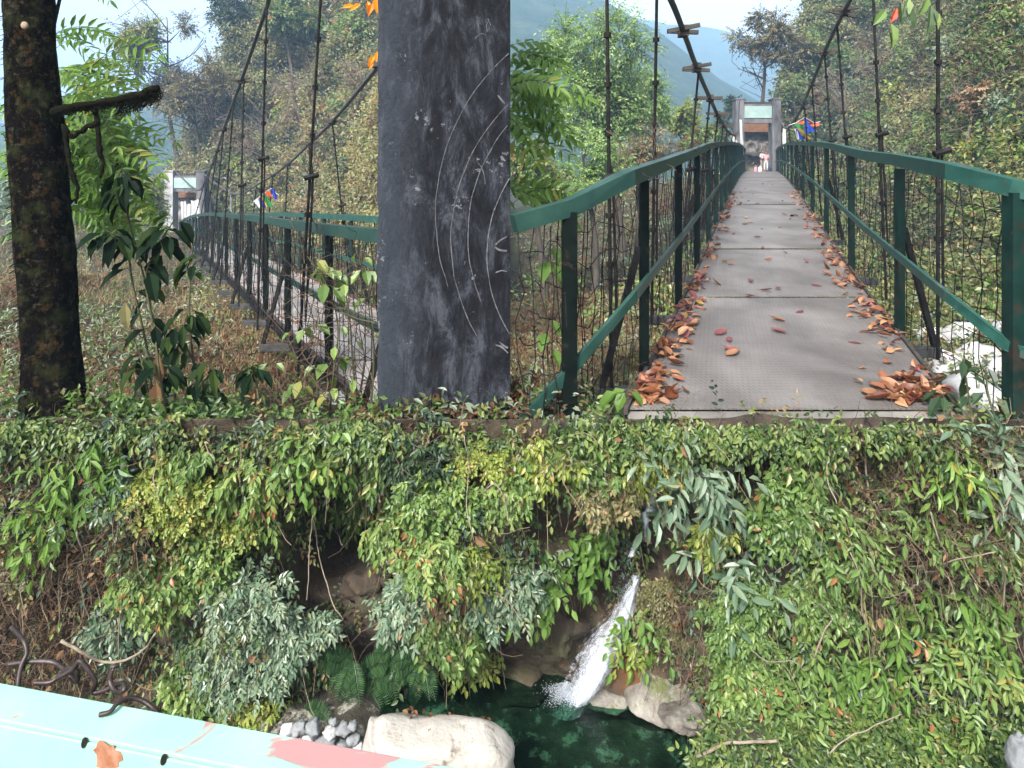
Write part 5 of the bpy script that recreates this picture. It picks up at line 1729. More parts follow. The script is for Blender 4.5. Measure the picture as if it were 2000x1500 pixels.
for i, (d, e, zone) in enumerate(spots_):
    k = rng.choice(8, p=[.20, .18, .16, .15, .1, .1, .07, .04]) if zone != 'middle' else rng.choice([0, 3, 5, 6, 7, 5])
    if proto is None:
        o = proto = bpy.data.objects.new('fallen_leaf', LEAFME[k])
    else:
        o = proto.copy()
        o.data = LEAFME[k]
    COL.objects.link(o)
    X = (L2(d) + e) if zone != 'right' else (R2(d) + e)
    pile = 0 if zone == 'middle' else rng.random() * .06 * math.exp(-abs(e) / .25)
    o.location = (X, d, float(Z2(d)) + .022 + pile)
    s = rng.uniform(.10, .165)
    o.scale = (s, s, s)
    ti = .12 if zone == 'middle' else .45
    o.rotation_euler = (rng.normal() * ti, rng.normal() * ti, rng.uniform(0, 6.28))
    lab = {'left': '%s fallen leaf heaped along the left edge of the steel deck', 'right': '%s fallen leaf heaped along the right edge of the steel deck', 'middle': '%s fallen leaf lying loose in the middle of the steel deck'}[zone] % COLN[k]
    tag(o, lab, 'leaf', '%s leaves on the deck, %s' % (COLN[k], zone))
for mt, n, lab in (('fallen_rust', 330, 'heaped small rust brown leaves along both edges of the right deck'), ('fallen_tan', 260, 'heaped small tan leaves along both edges of the right deck'), ('fallen_crimson', 110, 'heaped small crimson leaves along both edges of the right deck')):
    mb = MB()
    dd_ = 4.58 + rng.random(n) ** 2.0 * 18
    sd = rng.random(n) < .48
    kp = (vnoise(dd_ * 1.5, np.where(sd, 3.0, 9.0)) > -.2) | (rng.random(n) < .3)
    dd_, sd = dd_[kp], sd[kp]
    n = len(dd_)
    off = np.abs(rng.normal(size=n))
    Xp = np.where(sd, np.array([L2(d) for d in dd_]) + .02 + off * .12, np.array([R2(d) for d in dd_]) - .02 - off * (.14 + .10 * (dd_ < 5.6)))
    pp = np.stack([Xp, dd_, np.array([float(Z2(d)) for d in dd_]) + .018 + rng.random(n) * .05 * np.exp(-off)], 1)
    mb.leaves(pp, rvec(n) * np.array([1, 1, .25]), UP + rvec(n, .35), rng.uniform(.07, .135, n), .62, rng.random(n), True, 1.5)
    tag(mb.build('leaf_litter', M[mt], kind='stuff'), lab, 'leaves')
# leaves on the left bridge
mb = MB()
n = 170
dd_ = 6.2 + rng.random(n) * 14
sd = rng.random(n) < .5
Xp = np.where(sd, 1.92 - .56 * dd_ + np.abs(rng.normal(size=n)) * .18, np.minimum(3.86 - .56 * dd_, -.12) - np.abs(rng.normal(size=n)) * .2)
pp = np.stack([Xp, dd_, np.array([float(Z1(d)) for d in dd_]) + .02], 1)
mb.leaves(pp, rvec(n) * np.array([1, 1, .3]), UP + rvec(n, .3), rng.uniform(.09, .15, n), .6, rng.random(n))
tag(mb.build('leaf_litter', M['fallen_rust'], kind='stuff'), 'reddish leaf litter along the edges of the left deck', 'leaves')


# ------------------------------------------------------------------ hillsides: screen-even sampling from several standpoints so that sides are clothed too
def hill_points(n, x0, x1, y0, y1, dmin, dmax, jitter=2.5):
    px, py = rng.uniform(x0, x1, n), rng.uniform(y0, y1, n)
    ox, oz = rng.normal(size=n) * jitter, rng.normal(size=n) * .5
    ux, uz = (px - CX) / F, (CY - py) / F
    hit = np.full(n, np.nan)
    prev = np.full(n, dmin)
    for d in np.geomspace(dmin, dmax, 150):
        X, Z = ox + ux * d, oz + uz * d
        h = ground_z(X, np.full(n, d)) > Z
        new = h & np.isnan(hit)
        hit[new] = d
    ok = ~np.isnan(hit)
    X, d = (ox + ux * hit)[ok], hit[ok]
    return np.stack([X, d, ground_z(X, d)], 1)


def clump_field(name, label, pts, mat, size, m, w, spread, full=False, lift=.0, nh=(0, -.7, .6), droop=.4, sc_d=True, cat='foliage', bulge=True):
    n = len(pts)
    k = (.35 + .65 * pts[:, 1] / 30)[:, None] if sc_d else 1.0
    bul = fbm(pts[:, 0] * .55, pts[:, 2] * .55, pts[:, 1] * .35, 2)
    if sc_d and bulge:
        kp = bul > rng.uniform(-.75, -.15, n)
        pts, bul, k = pts[kp], bul[kp], k[kp]
        n = len(pts)
        pts = pts + np.array([0, -.75, .45]) * (np.clip(bul + .3, 0, 1.2)[:, None] * 1.5 * k)
    tone = np.clip(.45 + .55 * fbm(pts[:, 0] * .3 + 40, pts[:, 2] * .3, pts[:, 1] * .2, 2), 0, 1)[:, None]
    dirs = norm(rvec(n) + np.array([0, -.7, .35]))
    ln = rng.uniform(.4, 1.1, (n, 1)) * spread * k
    lf = MB()
    T_ = pts + dirs * ln + UP * lift
    # leaf length grows with distance because far plants are drawn as sprays
    n_ = len(pts)
    s = np.linspace(.15, 1, m)
    vec = T_ - pts
    pos = pts[:, None] + vec[:, None] * s[None, :, None] + rng.normal(size=(n_, m, 3)) * .18 * ln[:, None]
    u = norm(vec)[:, None] * .5 + rng.normal(size=(n_, m, 3)) * .8 - UP * droop
    nn = np.asarray(nh) + rng.normal(size=(n_, m, 3)) * .45
    sz = size * (k if sc_d else 1.0) * rng.uniform(.6, 1.2, (n_, m))
    tint = np.clip(.6 * tone + .4 * rng.uniform(.0, .9, (n_, 1)) + rng.normal(size=(n_, m)) * .12, 0, 1)
    lf.leaves(pos.reshape(-1, 3), u.reshape(-1, 3), nn.reshape(-1, 3), sz.ravel(), w, tint.ravel(), full)
    o = lf.build(name, M[mat], kind='stuff')
    return tag(o, label, cat)


def pick(p, seed, thr, sc=.22):
    # choose patches by where they stand on the hill
    v = fbm(p[:, 0] * sc + seed, p[:, 2] * sc * 1.3, p[:, 1] * sc * .5, 2)
    return p[v > thr]


hp1 = hill_points(25000, 300, 1010, -40, 470, 12, 105)
hp2 = hill_points(30000, 1440, 2060, -40, 640, 8, 105)
hp = np.concatenate([hp1[hp1[:, 2] > base_z(hp1[:, 0], hp1[:, 1]) + .5], hp2[hp2[:, 2] > base_z(hp2[:, 0], hp2[:, 1]) - .2]])
perm = rng.permutation(len(hp))
q1, q2, q3, q4, q5 = np.array_split(hp[perm], 5)
right_only = lambda p: p[p[:, 0] > 0]
left_only = lambda p: p[p[:, 0] <= 0]
clump_field('hillside_foliage', 'green leafy growth covering both steep hillsides', np.concatenate([pick(q1, 1, -.5), pick(right_only(q4), 2, -.1)]), 'hill_green', .22, 7, .55, .8)
clump_field('hillside_foliage', 'olive growth in patches on both steep hillsides', np.concatenate([pick(q2, 7, -.4), pick(left_only(q4), 4, -.6)]), 'leaf_olive', .20, 7, .5, .8)
clump_field('hillside_foliage', 'yellow-green growth in patches on both steep hillsides', pick(q3, 13, -.15), 'hill_yellow', .20, 7, .55, .7)
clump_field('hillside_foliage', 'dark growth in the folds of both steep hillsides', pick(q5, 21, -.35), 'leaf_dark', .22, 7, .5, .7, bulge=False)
clump_field('dry_foliage', 'dry brown leaves among the growth of both hillsides', pick(np.concatenate([q2, left_only(q5), left_only(q4)]), 31, -.15), 'hill_dry', .18, 6, .5, .6)
clump_field('hillside_foliage', 'fresh bright leaves in patches on the right hillside', pick(right_only(np.concatenate([q1, q3])), 51, .1), 'leaf_bright', .20, 7, .5, .8)
clump_field('hillside_foliage', 'pale yellow-green leaves in patches on the left hillside', pick(left_only(np.concatenate([q1, q2, q4])), 57, -.05), 'hill_yellow', .19, 7, .5, .8)
# bare twigs on the hillsides
st = MB()
p = pick(hp[rng.permutation(len(hp))[:9500]], 41, -.15)
n = len(p)
k = .35 + .65 * p[:, 1] / 30
L_ = rng.uniform(.6, 2.4, n) * k
dirv = norm(rvec(n) * np.array([1, .5, .8]) + np.array([0, -.4, .15]))
pp = p[:, None] + dirv[:, None] * (q[None, :, None] * L_[:, None, None]) + np.sin(q[None, :, None] * 5 + rng.random((n, 1, 3)) * 6) * (.12 * L_)[:, None, None]
st.tubes(pp, (.012 * k)[:, None] * np.linspace(1, .4, 6)[None], 3, rng.uniform(.2, 1, n))
tag(st.build('bare_twigs', M['twig'], kind='stuff'), 'bare greyish twigs tangled over both hillsides', 'twigs')
# hanging lianas
st = MB()
p = hp[rng.permutation(len(hp))[:420]]
n = len(p)
k = .35 + .65 * p[:, 1] / 30
L_ = rng.uniform(1, 4.5, n) * k
pp = p[:, None] + np.array([0, -.5, .3]) * k[:, None, None] + (np.stack([.12 * np.sin(q * 4), -.05 * q, -q], 1)[None] * L_[:, None, None])
st.tubes(pp, (.012 * k)[:, None] * np.ones(6)[None], 3, rng.uniform(.3, 1, n))
tag(st.build('lianas', M['twig'], kind='stuff'), 'thin lianas hanging down both hillsides', 'lianas')

# low ground of both valleys
gp = np.concatenate([hill_points(9000, -150, 760, 400, 815, 4.3, 60, 1.2), hill_points(11000, 1000, 1480, 380, 815, 4.6, 60, 1.0), hill_points(2600, 1600, 2060, 480, 815, 5.0, 30, .8)])
gp = gp[~((gp[:, 1] < 5.3) & (gp[:, 0] > .5) & (gp[:, 0] < 3.4))]
gp = gp[gp[:, 2] < base_z(gp[:, 0], gp[:, 1]) + 1.5]
g1, g2, g3, g4 = np.array_split(gp[rng.permutation(len(gp))], 4)
clump_field('ground_plants', 'pale green leafy plants on the valley ground', pick(g1, 3, -.25, .5), 'leaf_pale', .17, 7, .36, .42, True, .05, (0, -.4, .9), .6, bulge=False)
clump_field('ground_plants', 'olive ground plants of the valley floor', pick(g2, 8, -.35, .5), 'leaf_olive', .15, 7, .45, .42, False, .05, (0, -.4, .9), bulge=False)
clump_field('ground_plants', 'green ground plants of the valley floor', pick(g3, 15, -.1, .5), 'leaf_mid', .15, 7, .45, .42, False, .05, (0, -.4, .9), bulge=False)
clump_field('ground_plants', 'reddish brown dry plants of the valley floor', pick(np.concatenate([g3, g4]), 27, -.15, .5), 'leaf_dry', .15, 7, .42, .42, False, .05, (0, -.4, .9), bulge=False)
n = len(gp)
st = MB()
sel = pick(np.concatenate([g1, g2, g3, g4]), 19, -.08, .35)
sel = sel[sel[:, 1] > 6.2]
rep = np.repeat(sel, 4, 0)
n = len(rep)
k = .35 + .65 * rep[:, 1] / 30
b = rep + rvec(n, .25) * k[:, None] * np.array([1, 1, 0])
st.leaves(b, UP * 1.0 + rvec(n, .45), np.array([0, -1, .2]) + rvec(n, .4), rng.uniform(.18, .45, n) * k, .05, rng.random(n), False)
tag(st.build('dry_grass', M['dry_grass'], kind='stuff'), 'dry pinkish brown grass on the valley ground', 'grass')


# shrubs on the hillsides that stand out
def hill_shrub(label, x, y, rpx, mat, leafpx=9, n=150, name='shrub', dmin=9):
    p = on_ground(x, y, dmin, 105)
    k = p[1] / F
    root = thing(name, label, 'shrub', p)
    R_ = rpx * k
    B = p + rvec(n, .22) * R_ - np.array([0, .35 * R_, 0])
    T_ = p + norm(rvec(n) + np.array([0, -.5, .2])) * R_ * rng.uniform(.5, 1.05, (n, 1)) * np.array([1, .7, .85]) - np.array([0, .4 * R_, 0])
    lf, st = MB(), MB()
    twigs(lf, st, B, T_, 8, leafpx * k, .5, .5, .1, .3, full=False, stem_r=.002 * p[1] * .5, sstem=.3)
    lf.build('foliage', M[mat], root)
    st.build('stem', M['twig'], root)


for a_ in [
    ('yellow-green shrub hanging above the left bridge, near the top of the view', 600, 60, 48, 'leaf_bright'), ('green shrub beside the upper left edge of the pylon', 690, 70, 55, 'leaf_mid'),
    ('pale green shrub halfway up, between the two hangers left of the pylon', 590, 215, 55, 'leaf_yellow'), ('green shrub left of the pylon at the height of the cable', 690, 215, 50, 'leaf_mid'),
    ('pale yellow-green shrub just above the cable of the left bridge', 545, 285, 45, 'leaf_yellow'), ('dark shrub above the far railing, next to the pylon', 705, 330, 45, 'leaf_dark'),
    ('grey-green shrub low behind the far railing of the left bridge', 625, 365, 36, 'leaf_blue'), ('small yellowish shrub right of the white gate panel', 470, 330, 38, 'leaf_yellow'),
    ('green shrub behind the cable, upper middle of the left hillside', 480, 215, 42, 'leaf_olive'),
    ('bright green shrub on the right hillside, left of the hanging leaves', 1665, 140, 55, 'leaf_mid'), ('blue-green shrub high on the right hillside', 1860, 110, 62, 'leaf_blue'),
    ('green shrub in the top right corner', 1955, 60, 62, 'leaf_mid'), ('lush dark shrub at the right edge above the railing', 1950, 225, 62, 'leaf_blue'), ('yellow-green shrub in the middle of the right hillside', 1750, 190, 48, 'leaf_yellow'),
    ('green shrub behind the tall hanger of the right bridge', 1810, 255, 45, 'leaf_mid'), ('blue-green leaf mass left of the right hangers', 1650, 190, 42, 'leaf_blue'),
    ('bright low plant just above the right railing', 1830, 292, 28, 'leaf_bright'), ('green shrub under the right railing near the edge', 1930, 430, 55, 'leaf_mid'), ('dark shrub seen through the right netting', 1840, 440, 48, 'leaf_dark'),
    ('yellow-green shrub above the right railing near the edge', 1895, 300, 42, 'leaf_yellow'), ('reddish brown dry shrub right of the far gate', 1570, 200, 36, 'leaf_dry')]:
    hill_shrub(*a_)


# ------------------------------------------------------------------ trees
def tree(name, label, x, ytop, d, ybase_z, rpx, mat, ntw=260, leaf=.2, gaps=.3, trunk_r=.22, lean=0, bare=0, cx_off=0, blobs=9, flat=1.0, tmat='treebark', m=9):
    k = d / F
    top = P(x + lean, ytop, d)
    ybase_z = min(ybase_z, float(ground_z((x - CX) * k, d)) - .1)
    base = np.array([(x - CX) * k, d, ybase_z])
    root = thing(name, label, 'tree', base)
    hgt = top[2] - base[2]
    s = np.linspace(0, 1, 14)
    tr = base + (top - base) * s[:, None] * np.array([1, 1, .9]) + np.stack([.04 * hgt * np.sin(s * 4 + x), .03 * hgt * np.sin(s * 3), 0 * s], 1)
    tm = MB().tubes(tr, trunk_r * (1 - .85 * s), 8)
    R_ = rpx * k
    cc = np.array([top[0] + cx_off * k, d, top[2] - R_ * flat * .95])
    lf = MB()
    lm = MB()
    for j in range(blobs):
        v = norm(rvec(1))[0] * rng.random() ** .45
        bc = cc + v * np.array([R_, R_, R_ * flat]) * .8
        a = tr[int(np.clip(np.searchsorted(tr[:, 2], bc[2] - .6 * R_), 3, 12))]
        mid = (a + bc) / 2 + rvec(1, .12)[0] * R_
        qq = np.linspace(0, 1, 8)[:, None]
        lm.tubes((1 - qq) ** 2 * a + 2 * qq * (1 - qq) * mid + qq * qq * bc, trunk_r * .34 * np.linspace(1, .2, 8), 5)
        kk = int(1.9 * ntw) // blobs
        br = R_ * rng.uniform(.30, .5)
        dirs = norm(rvec(kk))
        B = bc + dirs * br * rng.uniform(0, .35, (kk, 1))
        T_ = bc + dirs * br * rng.uniform(.6, 1.25, (kk, 1))
        twigs(lf, lm, B, T_, m, leaf, .5, .35, .08, .25, nh=(0, -.3, .9), full=False, stem_r=.012 * d / 30, sstem=.5 if bare == 0 else .9)
    for j in range(bare):
        a = tr[rng.integers(6, 13)]
        e = a + norm(rvec(1)[0] * np.array([1, .6, .5]) + np.array([-.5, 0, .5])) * R_ * rng.uniform(.6, 1.3)
        mid = (a + e) / 2 + rvec(1, .1)[0] * R_
        qq = np.linspace(0, 1, 8)[:, None]
        bz = (1 - qq) ** 2 * a + 2 * qq * (1 - qq) * mid + qq * qq * e
        lm.tubes(bz, trunk_r * .3 * np.linspace(1, .2, 8), 4)
        for _ in range(4):
            i = rng.integers(2, 7)
            lm.tubes([bz[i], bz[i] + rvec(1, .22)[0] * R_, bz[i] + rvec(1, .35)[0] * R_], trunk_r * .10, 3)
    tm.build('trunk', M[tmat], root, smooth=True)
    lm.build('limb', M[tmat], root)
    lf.build('crown', M[mat], root)


tree('valley_tree', 'tall airy light green tree left of the cables of the right bridge', 1195, -15, 34, -7, 132, 'leaf_airy', 1250, .20, trunk_r=.26, cx_off=-35, blobs=27, flat=1.3)
tree('valley_tree', 'light green tree spreading behind the left hanger, beside the airy tree', 1265, 130, 38, -8, 75, 'leaf_airy', 300, .20, trunk_r=.2, blobs=12, flat=1.1)
tree('valley_tree', 'yellowish green tree right of the pair of hangers', 1335, 182, 42, -8, 52, 'leaf_yellow', 240, .22, trunk_r=.2, blobs=10, flat=1.2)
tree('valley_tree', 'bushy green tree low behind the left railing', 1150, 240, 26, -6.5, 85, 'leaf_airy', 380, .17, trunk_r=.2, blobs=14)
tree('valley_tree', 'green tree low at the left, next to the pylon', 1050, 270, 24, -6.5, 80, 'leaf_mid', 330, .16, trunk_r=.2, blobs=12)
tree('valley_tree', 'olive tree behind the left railing, between airy tree and gate', 1260, 240, 30, -7, 70, 'leaf_olive', 320, .17, trunk_r=.2, blobs=12)
tree('valley_tree', 'green bush-like tree before the far end of the left railing', 1370, 222, 40, -7, 48, 'leaf_mid', 260, .2, trunk_r=.2, blobs=10)
tree('valley_tree', 'dark round tree left of the right gate tower', 1428, 182, 66, -3, 34, 'leaf_dark', 240, .32, trunk_r=.3, blobs=9, flat=1.3)
tree('leaning_tree', 'grey tree with bare branches leaning left behind the right gate', 1500, 10, 62, 0, 62, 'leaf_olive', 300, .30, trunk_r=.32, lean=-20, bare=9, blobs=12, flat=1.2)
tree('leaning_tree', 'thin dry tree above the right tower of the gate', 1540, 20, 60, 4, 50, 'leaf_olive', 220, .28, trunk_r=.22, bare=6, blobs=9, flat=1.4)
tree('hill_tree', 'tall dark tree on the ridge above the left bridge', 470, -40, 72, 8, 62, 'leaf_dark', 380, .38, trunk_r=.5, blobs=14, flat=1.1)
tree('hill_tree', 'pale tree with open crown leaning into the sky above the left gate', 355, 0, 64, 4, 95, 'leaf_olive', 420, .30, trunk_r=.26, lean=-40, bare=8, blobs=13, flat=1.2)
tree('hill_tree', 'yellow-green sparse tree against the white sky at the upper left', 285, 15, 62, 0, 58, 'leaf_yellow', 230, .30, trunk_r=.2, lean=-10, bare=5, blobs=9, flat=1.5)
tree('hill_tree', 'twiggy grey tree left of the left cable', 385, 110, 60, 0, 80, 'leaf_olive', 320, .26, trunk_r=.26, bare=12, blobs=11)
tree('hill_tree', 'green tree on the slope right of the dark ridge tree', 560, -30, 66, 14, 62, 'leaf_mid', 320, .34, trunk_r=.3, blobs=12)
for lab_, x_, yt_, d_, z_, ln_ in (('leafless grey tree leaning over the left hillside, left of the steep cable', 420, 150, 55, 0, -30), ('bare branched tree in the middle of the left hillside', 585, 130, 40, 0, -18), ('bare tree between the two hangers of the left bridge', 500, 230, 50, 0, 14),
                                   ('bare branched tree beside the left edge of the pylon', 690, 120, 34, 0, 12), ('leafless tree right of the flags on the right hillside', 1640, 130, 36, 0, 14), ('tangle of bare grey branches high on the right hillside', 1720, 60, 26, 0, -16),
                                   ('bare tree with thin branches near the right edge', 1890, 150, 19, 0, 10)):
    g_ = on_ground(x_, yt_ + 130, 8, 105)
    tree('bare_tree', lab_, x_, yt_, g_[1] - .6, g_[2] - .3, 60, 'hill_dry', 40, .16, trunk_r=.10 * g_[1] / 30, lean=ln_, bare=13, blobs=5, tmat='dead_wood')
tree('valley_tree', 'blue-green tree beyond the mossy trunk at the left edge', 25, 300, 28, -5, 75, 'leaf_blue', 300, .18, trunk_r=.2, blobs=12, flat=1.5)
tree('valley_tree', 'bushy tree low beyond the mossy trunk, right of it', 215, 400, 30, -5.2, 62, 'leaf_mid', 260, .18, trunk_r=.2, blobs=11)
tree('valley_tree', 'yellowish tree left of the whitewashed gate', 305, 330, 44, -6, 42, 'leaf_yellow', 240, .2, trunk_r=.2, blobs=10, flat=1.3)


# ------------------------------------------------------------------ foreground of the left half
def mossy_tree():
    d = 4.32
    pts = [(108, 830), (104, 760), (100, 660), (92, 540), (84, 430), (76, 320), (68, 200), (62, 90), (58, 0), (52, -150), (46, -320)]
    wid = [118, 106, 98, 98, 96, 94, 90, 84, 82, 76, 70]
    c = np.array([P(x, y, d) for x, y in pts])
    c[0, 2] -= .06
    root = thing('mossy_tree', 'thick dark mossy tree trunk at the left edge', 'tree', c[0])
    t = np.linspace(0, len(c) - 1, 90)
    cc = catmull(c, t)
    r = np.interp(t, np.arange(len(c)), wid) * d / F / 2
    a = np.linspace(0, 2 * math.pi, 41)
    A, T_ = np.meshgrid(a, t)
    rr = r[:, None] * (1 + .07 * fbm(np.cos(A) * 2 + 3, np.sin(A) * 2, T_ * .9, 4) + .035 * fbm(np.cos(A) * 9, np.sin(A) * 9, T_ * 5, 3))
    G_ = np.stack([cc[:, None, 0] + np.cos(A) * rr, cc[:, None, 1] + np.sin(A) * rr, cc[:, None, 2] + 0 * A], -1)
    MB().grid(G_).build('trunk', M['bark'], root, smooth=True)
    # broken mossy branch
    bp_ = np.array([P(x, y, dd) for x, y, dd in ((95, 222, 4.3), (135, 210, 4.25), (200, 200, 4.2), (260, 187, 4.16), (308, 172, 4.14))])
    t = np.linspace(0, 4, 40)
    bc = catmull(bp_, t) + fbm(t[:, None] * 3 + np.arange(3) * 5, 1, 0, 2) * .008
    MB().tubes(bc, np.interp(t, [0, 1, 2, 3, 4], [.034, .026, .022, .024, .026]) * (1 + .2 * fbm(t * 4, 0, 0, 2)), 9).build('branch', M['moss'], root, smooth=True)
    for pts_ in ([(180, 205), (190, 240), (196, 300), (198, 350)], [(125, 240), (132, 300), (145, 350), (150, 400)], [(192, 235), (160, 255), (138, 270)]):
        c2 = np.array([P(x, y, 4.22) for x, y in pts_])
        t2 = np.linspace(0, len(c2) - 1, 26)
        MB().tubes(catmull(c2, t2) + fbm(t2[:, None] * 3 + np.arange(3) * 5, 2, 0, 2) * .01, .020 * (1 - .16 * t2) * (1 + .35 * fbm(t2 * 5, 3, 0, 2)), 7).build('branch', M['moss'], root, smooth=True)
    # hanging moss tufts
    mb = MB()
    n = 900
    i = rng.integers(4, 40, n)
    wgt = np.where(bc[i, 0] > bc[24, 0], 1.0, .35)
    b = bc[i] + rvec(n, .010) - UP * .01
    L_ = rng.uniform(.02, .10, n) * wgt
    pp_ = b[:, None] + np.stack([.2 * np.sin(q * 4), 0 * q, -q], 1)[None] * L_[:, None, None] + rng.normal(size=(n, 6, 3)) * .006
    mb.tubes(pp_, .0022, 3)
    n = 700
    k_ = rng.integers(0, 89, n)
    an = rng.uniform(math.pi, 2 * math.pi, n)
    b = np.stack([cc[k_, 0] + np.cos(an) * r[k_] * 1.0, cc[k_, 1] + np.sin(an) * r[k_] * 1.0, cc[k_, 2]], 1)
    out_ = np.stack([np.cos(an), np.sin(an), -.6 + 0 * an], 1)
    pp_ = b[:, None] + out_[:, None] * (q[None, :, None] * rng.uniform(.01, .035, (n, 1, 1)))
    mb.tubes(pp_, .002, 3)
    mb.build('hanging_moss', M['moss'], root)
    # high limbs above the view
    lm = MB()
    for e in ((-1.2, 5.0, 2.4), (-4.6, 5.4, 2.6), (-3.2, 3.6, 2.8)):
        a0 = cc[-8]
        lm.tubes([a0, (a0 + np.array(e)) / 2 + UP * .2, np.array(e)], [.09, .06, .03], 7)
    lm.build('limb', M['bark'], root)
    kn = P(48, 50, d - .155)
    rock_me = rock('knot', '', '', kn, (.05, .035, .055), 'cloth_tan', 1.0, rough=.2, sub=2)
    for k_ in ('label', 'category'):
        del rock_me[k_]
    rock_me.parent = root
    rock_me.location = Vector(kn) - root.location


mossy_tree()


def frond(mb, sm, p0, tip, npair, ll, w, tint, sag=.15, nh=(0, -.6, .8)):
    p0, tip = np.asarray(p0), np.asarray(tip)
    s = np.linspace(0, 1, npair + 2)
    ln = np.linalg.norm(tip - p0)
    pos = p0 + (tip - p0) * s[:, None] + UP * (sag * ln * 4 * s * (1 - s))[:, None]
    sm.tubes(pos, .0028 * np.linspace(1, .5, len(pos)), 3)
    tan = norm(np.gradient(pos, axis=0))
    n = norm(np.asarray(nh) + rvec(1, .35)[0])
    side = norm(np.cross(tan, n))
    sc_ = .65 + .5 * np.sin(np.pi * s) ** .6
    for sg in (1, -1):
        u = side * sg + tan * .5 - UP * .25 + rvec(len(pos), .10)
        mb.leaves(pos[1:], u[1:], np.tile(n, (len(pos) - 1, 1)) + rvec(len(pos) - 1, .18), (ll * sc_)[1:], w, np.clip(tint + rng.normal(size=len(pos) - 1) * .12, 0, 1))
    mb.leaves(pos[-1:], tan[-1:] - UP * .2, n[None], np.array([ll]), w, np.array([tint]))


def pinnate_tree(label, d, bases, regions, nfr, ll, loc, lenpx=(80, 140)):
    root = thing('pinnate_tree', label, 'tree', loc)
    lf, st = MB(), MB()
    trk = MB()
    for pts_ in bases:
        c = np.array([P(x, y, dd) for x, y, dd in pts_])
        t = np.linspace(0, len(c) - 1, 24)
        trk.tubes(catmull(c, t), np.linspace(.035, .010, 24), 6)
    for (x0, x1, y0, y1, wgt) in regions:
        for _ in range(int(nfr * wgt)):
            x, y, dd = rng.uniform(x0, x1), rng.uniform(y0, y1), d + rng.uniform(-.35, .6)
            a = rng.uniform(-.5, .9) if rng.random() < .78 else rng.uniform(2.2, 3.8)
            L_ = rng.uniform(*lenpx)
            p0 = P(x, y, dd)
            tip = P(x + math.cos(a) * L_, y + math.sin(a) * L_ * .75 + 14, dd - rng.uniform(-.1, .3))
            frond(lf, st, p0, tip, rng.integers(6, 9), ll, .30, rng.uniform(.1, .9))
    trk.build('limb', M['bark'], root, smooth=True)
    st.build('foliage_stems', M['green_stem'], root)
    lf.build('crown', M['leaf_bright'], root)


pinnate_tree('feathery green tree with paired leaflets behind the mossy branch', 5.2,
             [[(60, 600, 5.4), (70, 540, 5.4), (90, 420, 5.3), (140, 280, 5.2), (170, 150, 5.2)], [(60, 600, 5.4), (80, 480, 5.4), (150, 380, 5.2), (230, 320, 5.1)], [(60, 600, 5.4), (90, 430, 5.3), (160, 300, 5.2), (210, 200, 5.1)], [(60, 600, 5.4), (60, 300, 5.3), (90, 120, 5.2), (130, -60, 5.2)]],
             [(90, 190, 130, 260, 1.2), (90, 210, 250, 380, 1.7), (100, 200, 360, 440, .7), (90, 120, 60, 130, .15), (120, 135, -60, -10, .12)], 42, .105, P(70, 800, 5.4) - UP * .3)
pinnate_tree('feathery green fronds right of the pylon at the far left of the right bridge', 5.5,
             [[(935, 640, 5.5), (955, 450, 5.5), (975, 260, 5.5), (985, 120, 5.5)]],
             [(955, 1010, 90, 220, .8), (955, 1010, 210, 400, 1.1)], 20, .15, P(935, 700, 5.5), (90, 150))


def drooping_plant(name, label, stems, mat, d, nl, lp, w, seedtint=(0, 1), extra=()):
    b = P(*stems[0][0], d)
    root = thing(name, label, 'plant', b)
    sm, lf = MB(), MB()
    for st_ in stems:
        c = np.array([P(x, y, d + .05 * rng.normal()) for x, y in st_])
        t = np.linspace(0, len(c) - 1, 30)
        cc = catmull(c, t)
        sm.tubes(cc, np.linspace(.009, .004, 30), 5)
        i = rng.integers(5, 30, nl)
        i[:nl // 3] = rng.integers(22, 30, nl // 3)
        a = rng.uniform(0, 6.28, nl)
        u0 = np.stack([np.cos(a) * .8, np.sin(a) * .6 - .2, rng.uniform(-.2, .5, nl)], 1)
        p1 = cc[i] + norm(u0) * rng.uniform(.02, .07, (nl, 1))
        sm.tubes(np.stack([cc[i], (cc[i] + p1) / 2 + UP * .008, p1], 1), .0022, 3)
        lf.leaves(p1, norm(u0) * .7 - UP * rng.uniform(.5, 1.3, (nl, 1)), u0 + np.array([0, -.6, .6]), lp * d / F * rng.uniform(.6, 1.15, nl), w, rng.uniform(*seedtint, nl), True, 1.3)
    sm.build('stem', M['green_stem'], root)
    lf.build('foliage', M[mat], root)
    for (x, y, L_, mt) in extra:
        m2 = MB()
        m2.leaves(np.array([P(x, y, d - .06)]), np.array([[.1, -.1, -1.0]]), np.array([[0.2, -1, .1]]), np.array([L_ * d / F]), .42, np.array([.6]), True, 1.2)
        m2.build('withered_leaf', M[mt], root)['label'] = 'withered brownish leaf hanging from the stem'
    return root


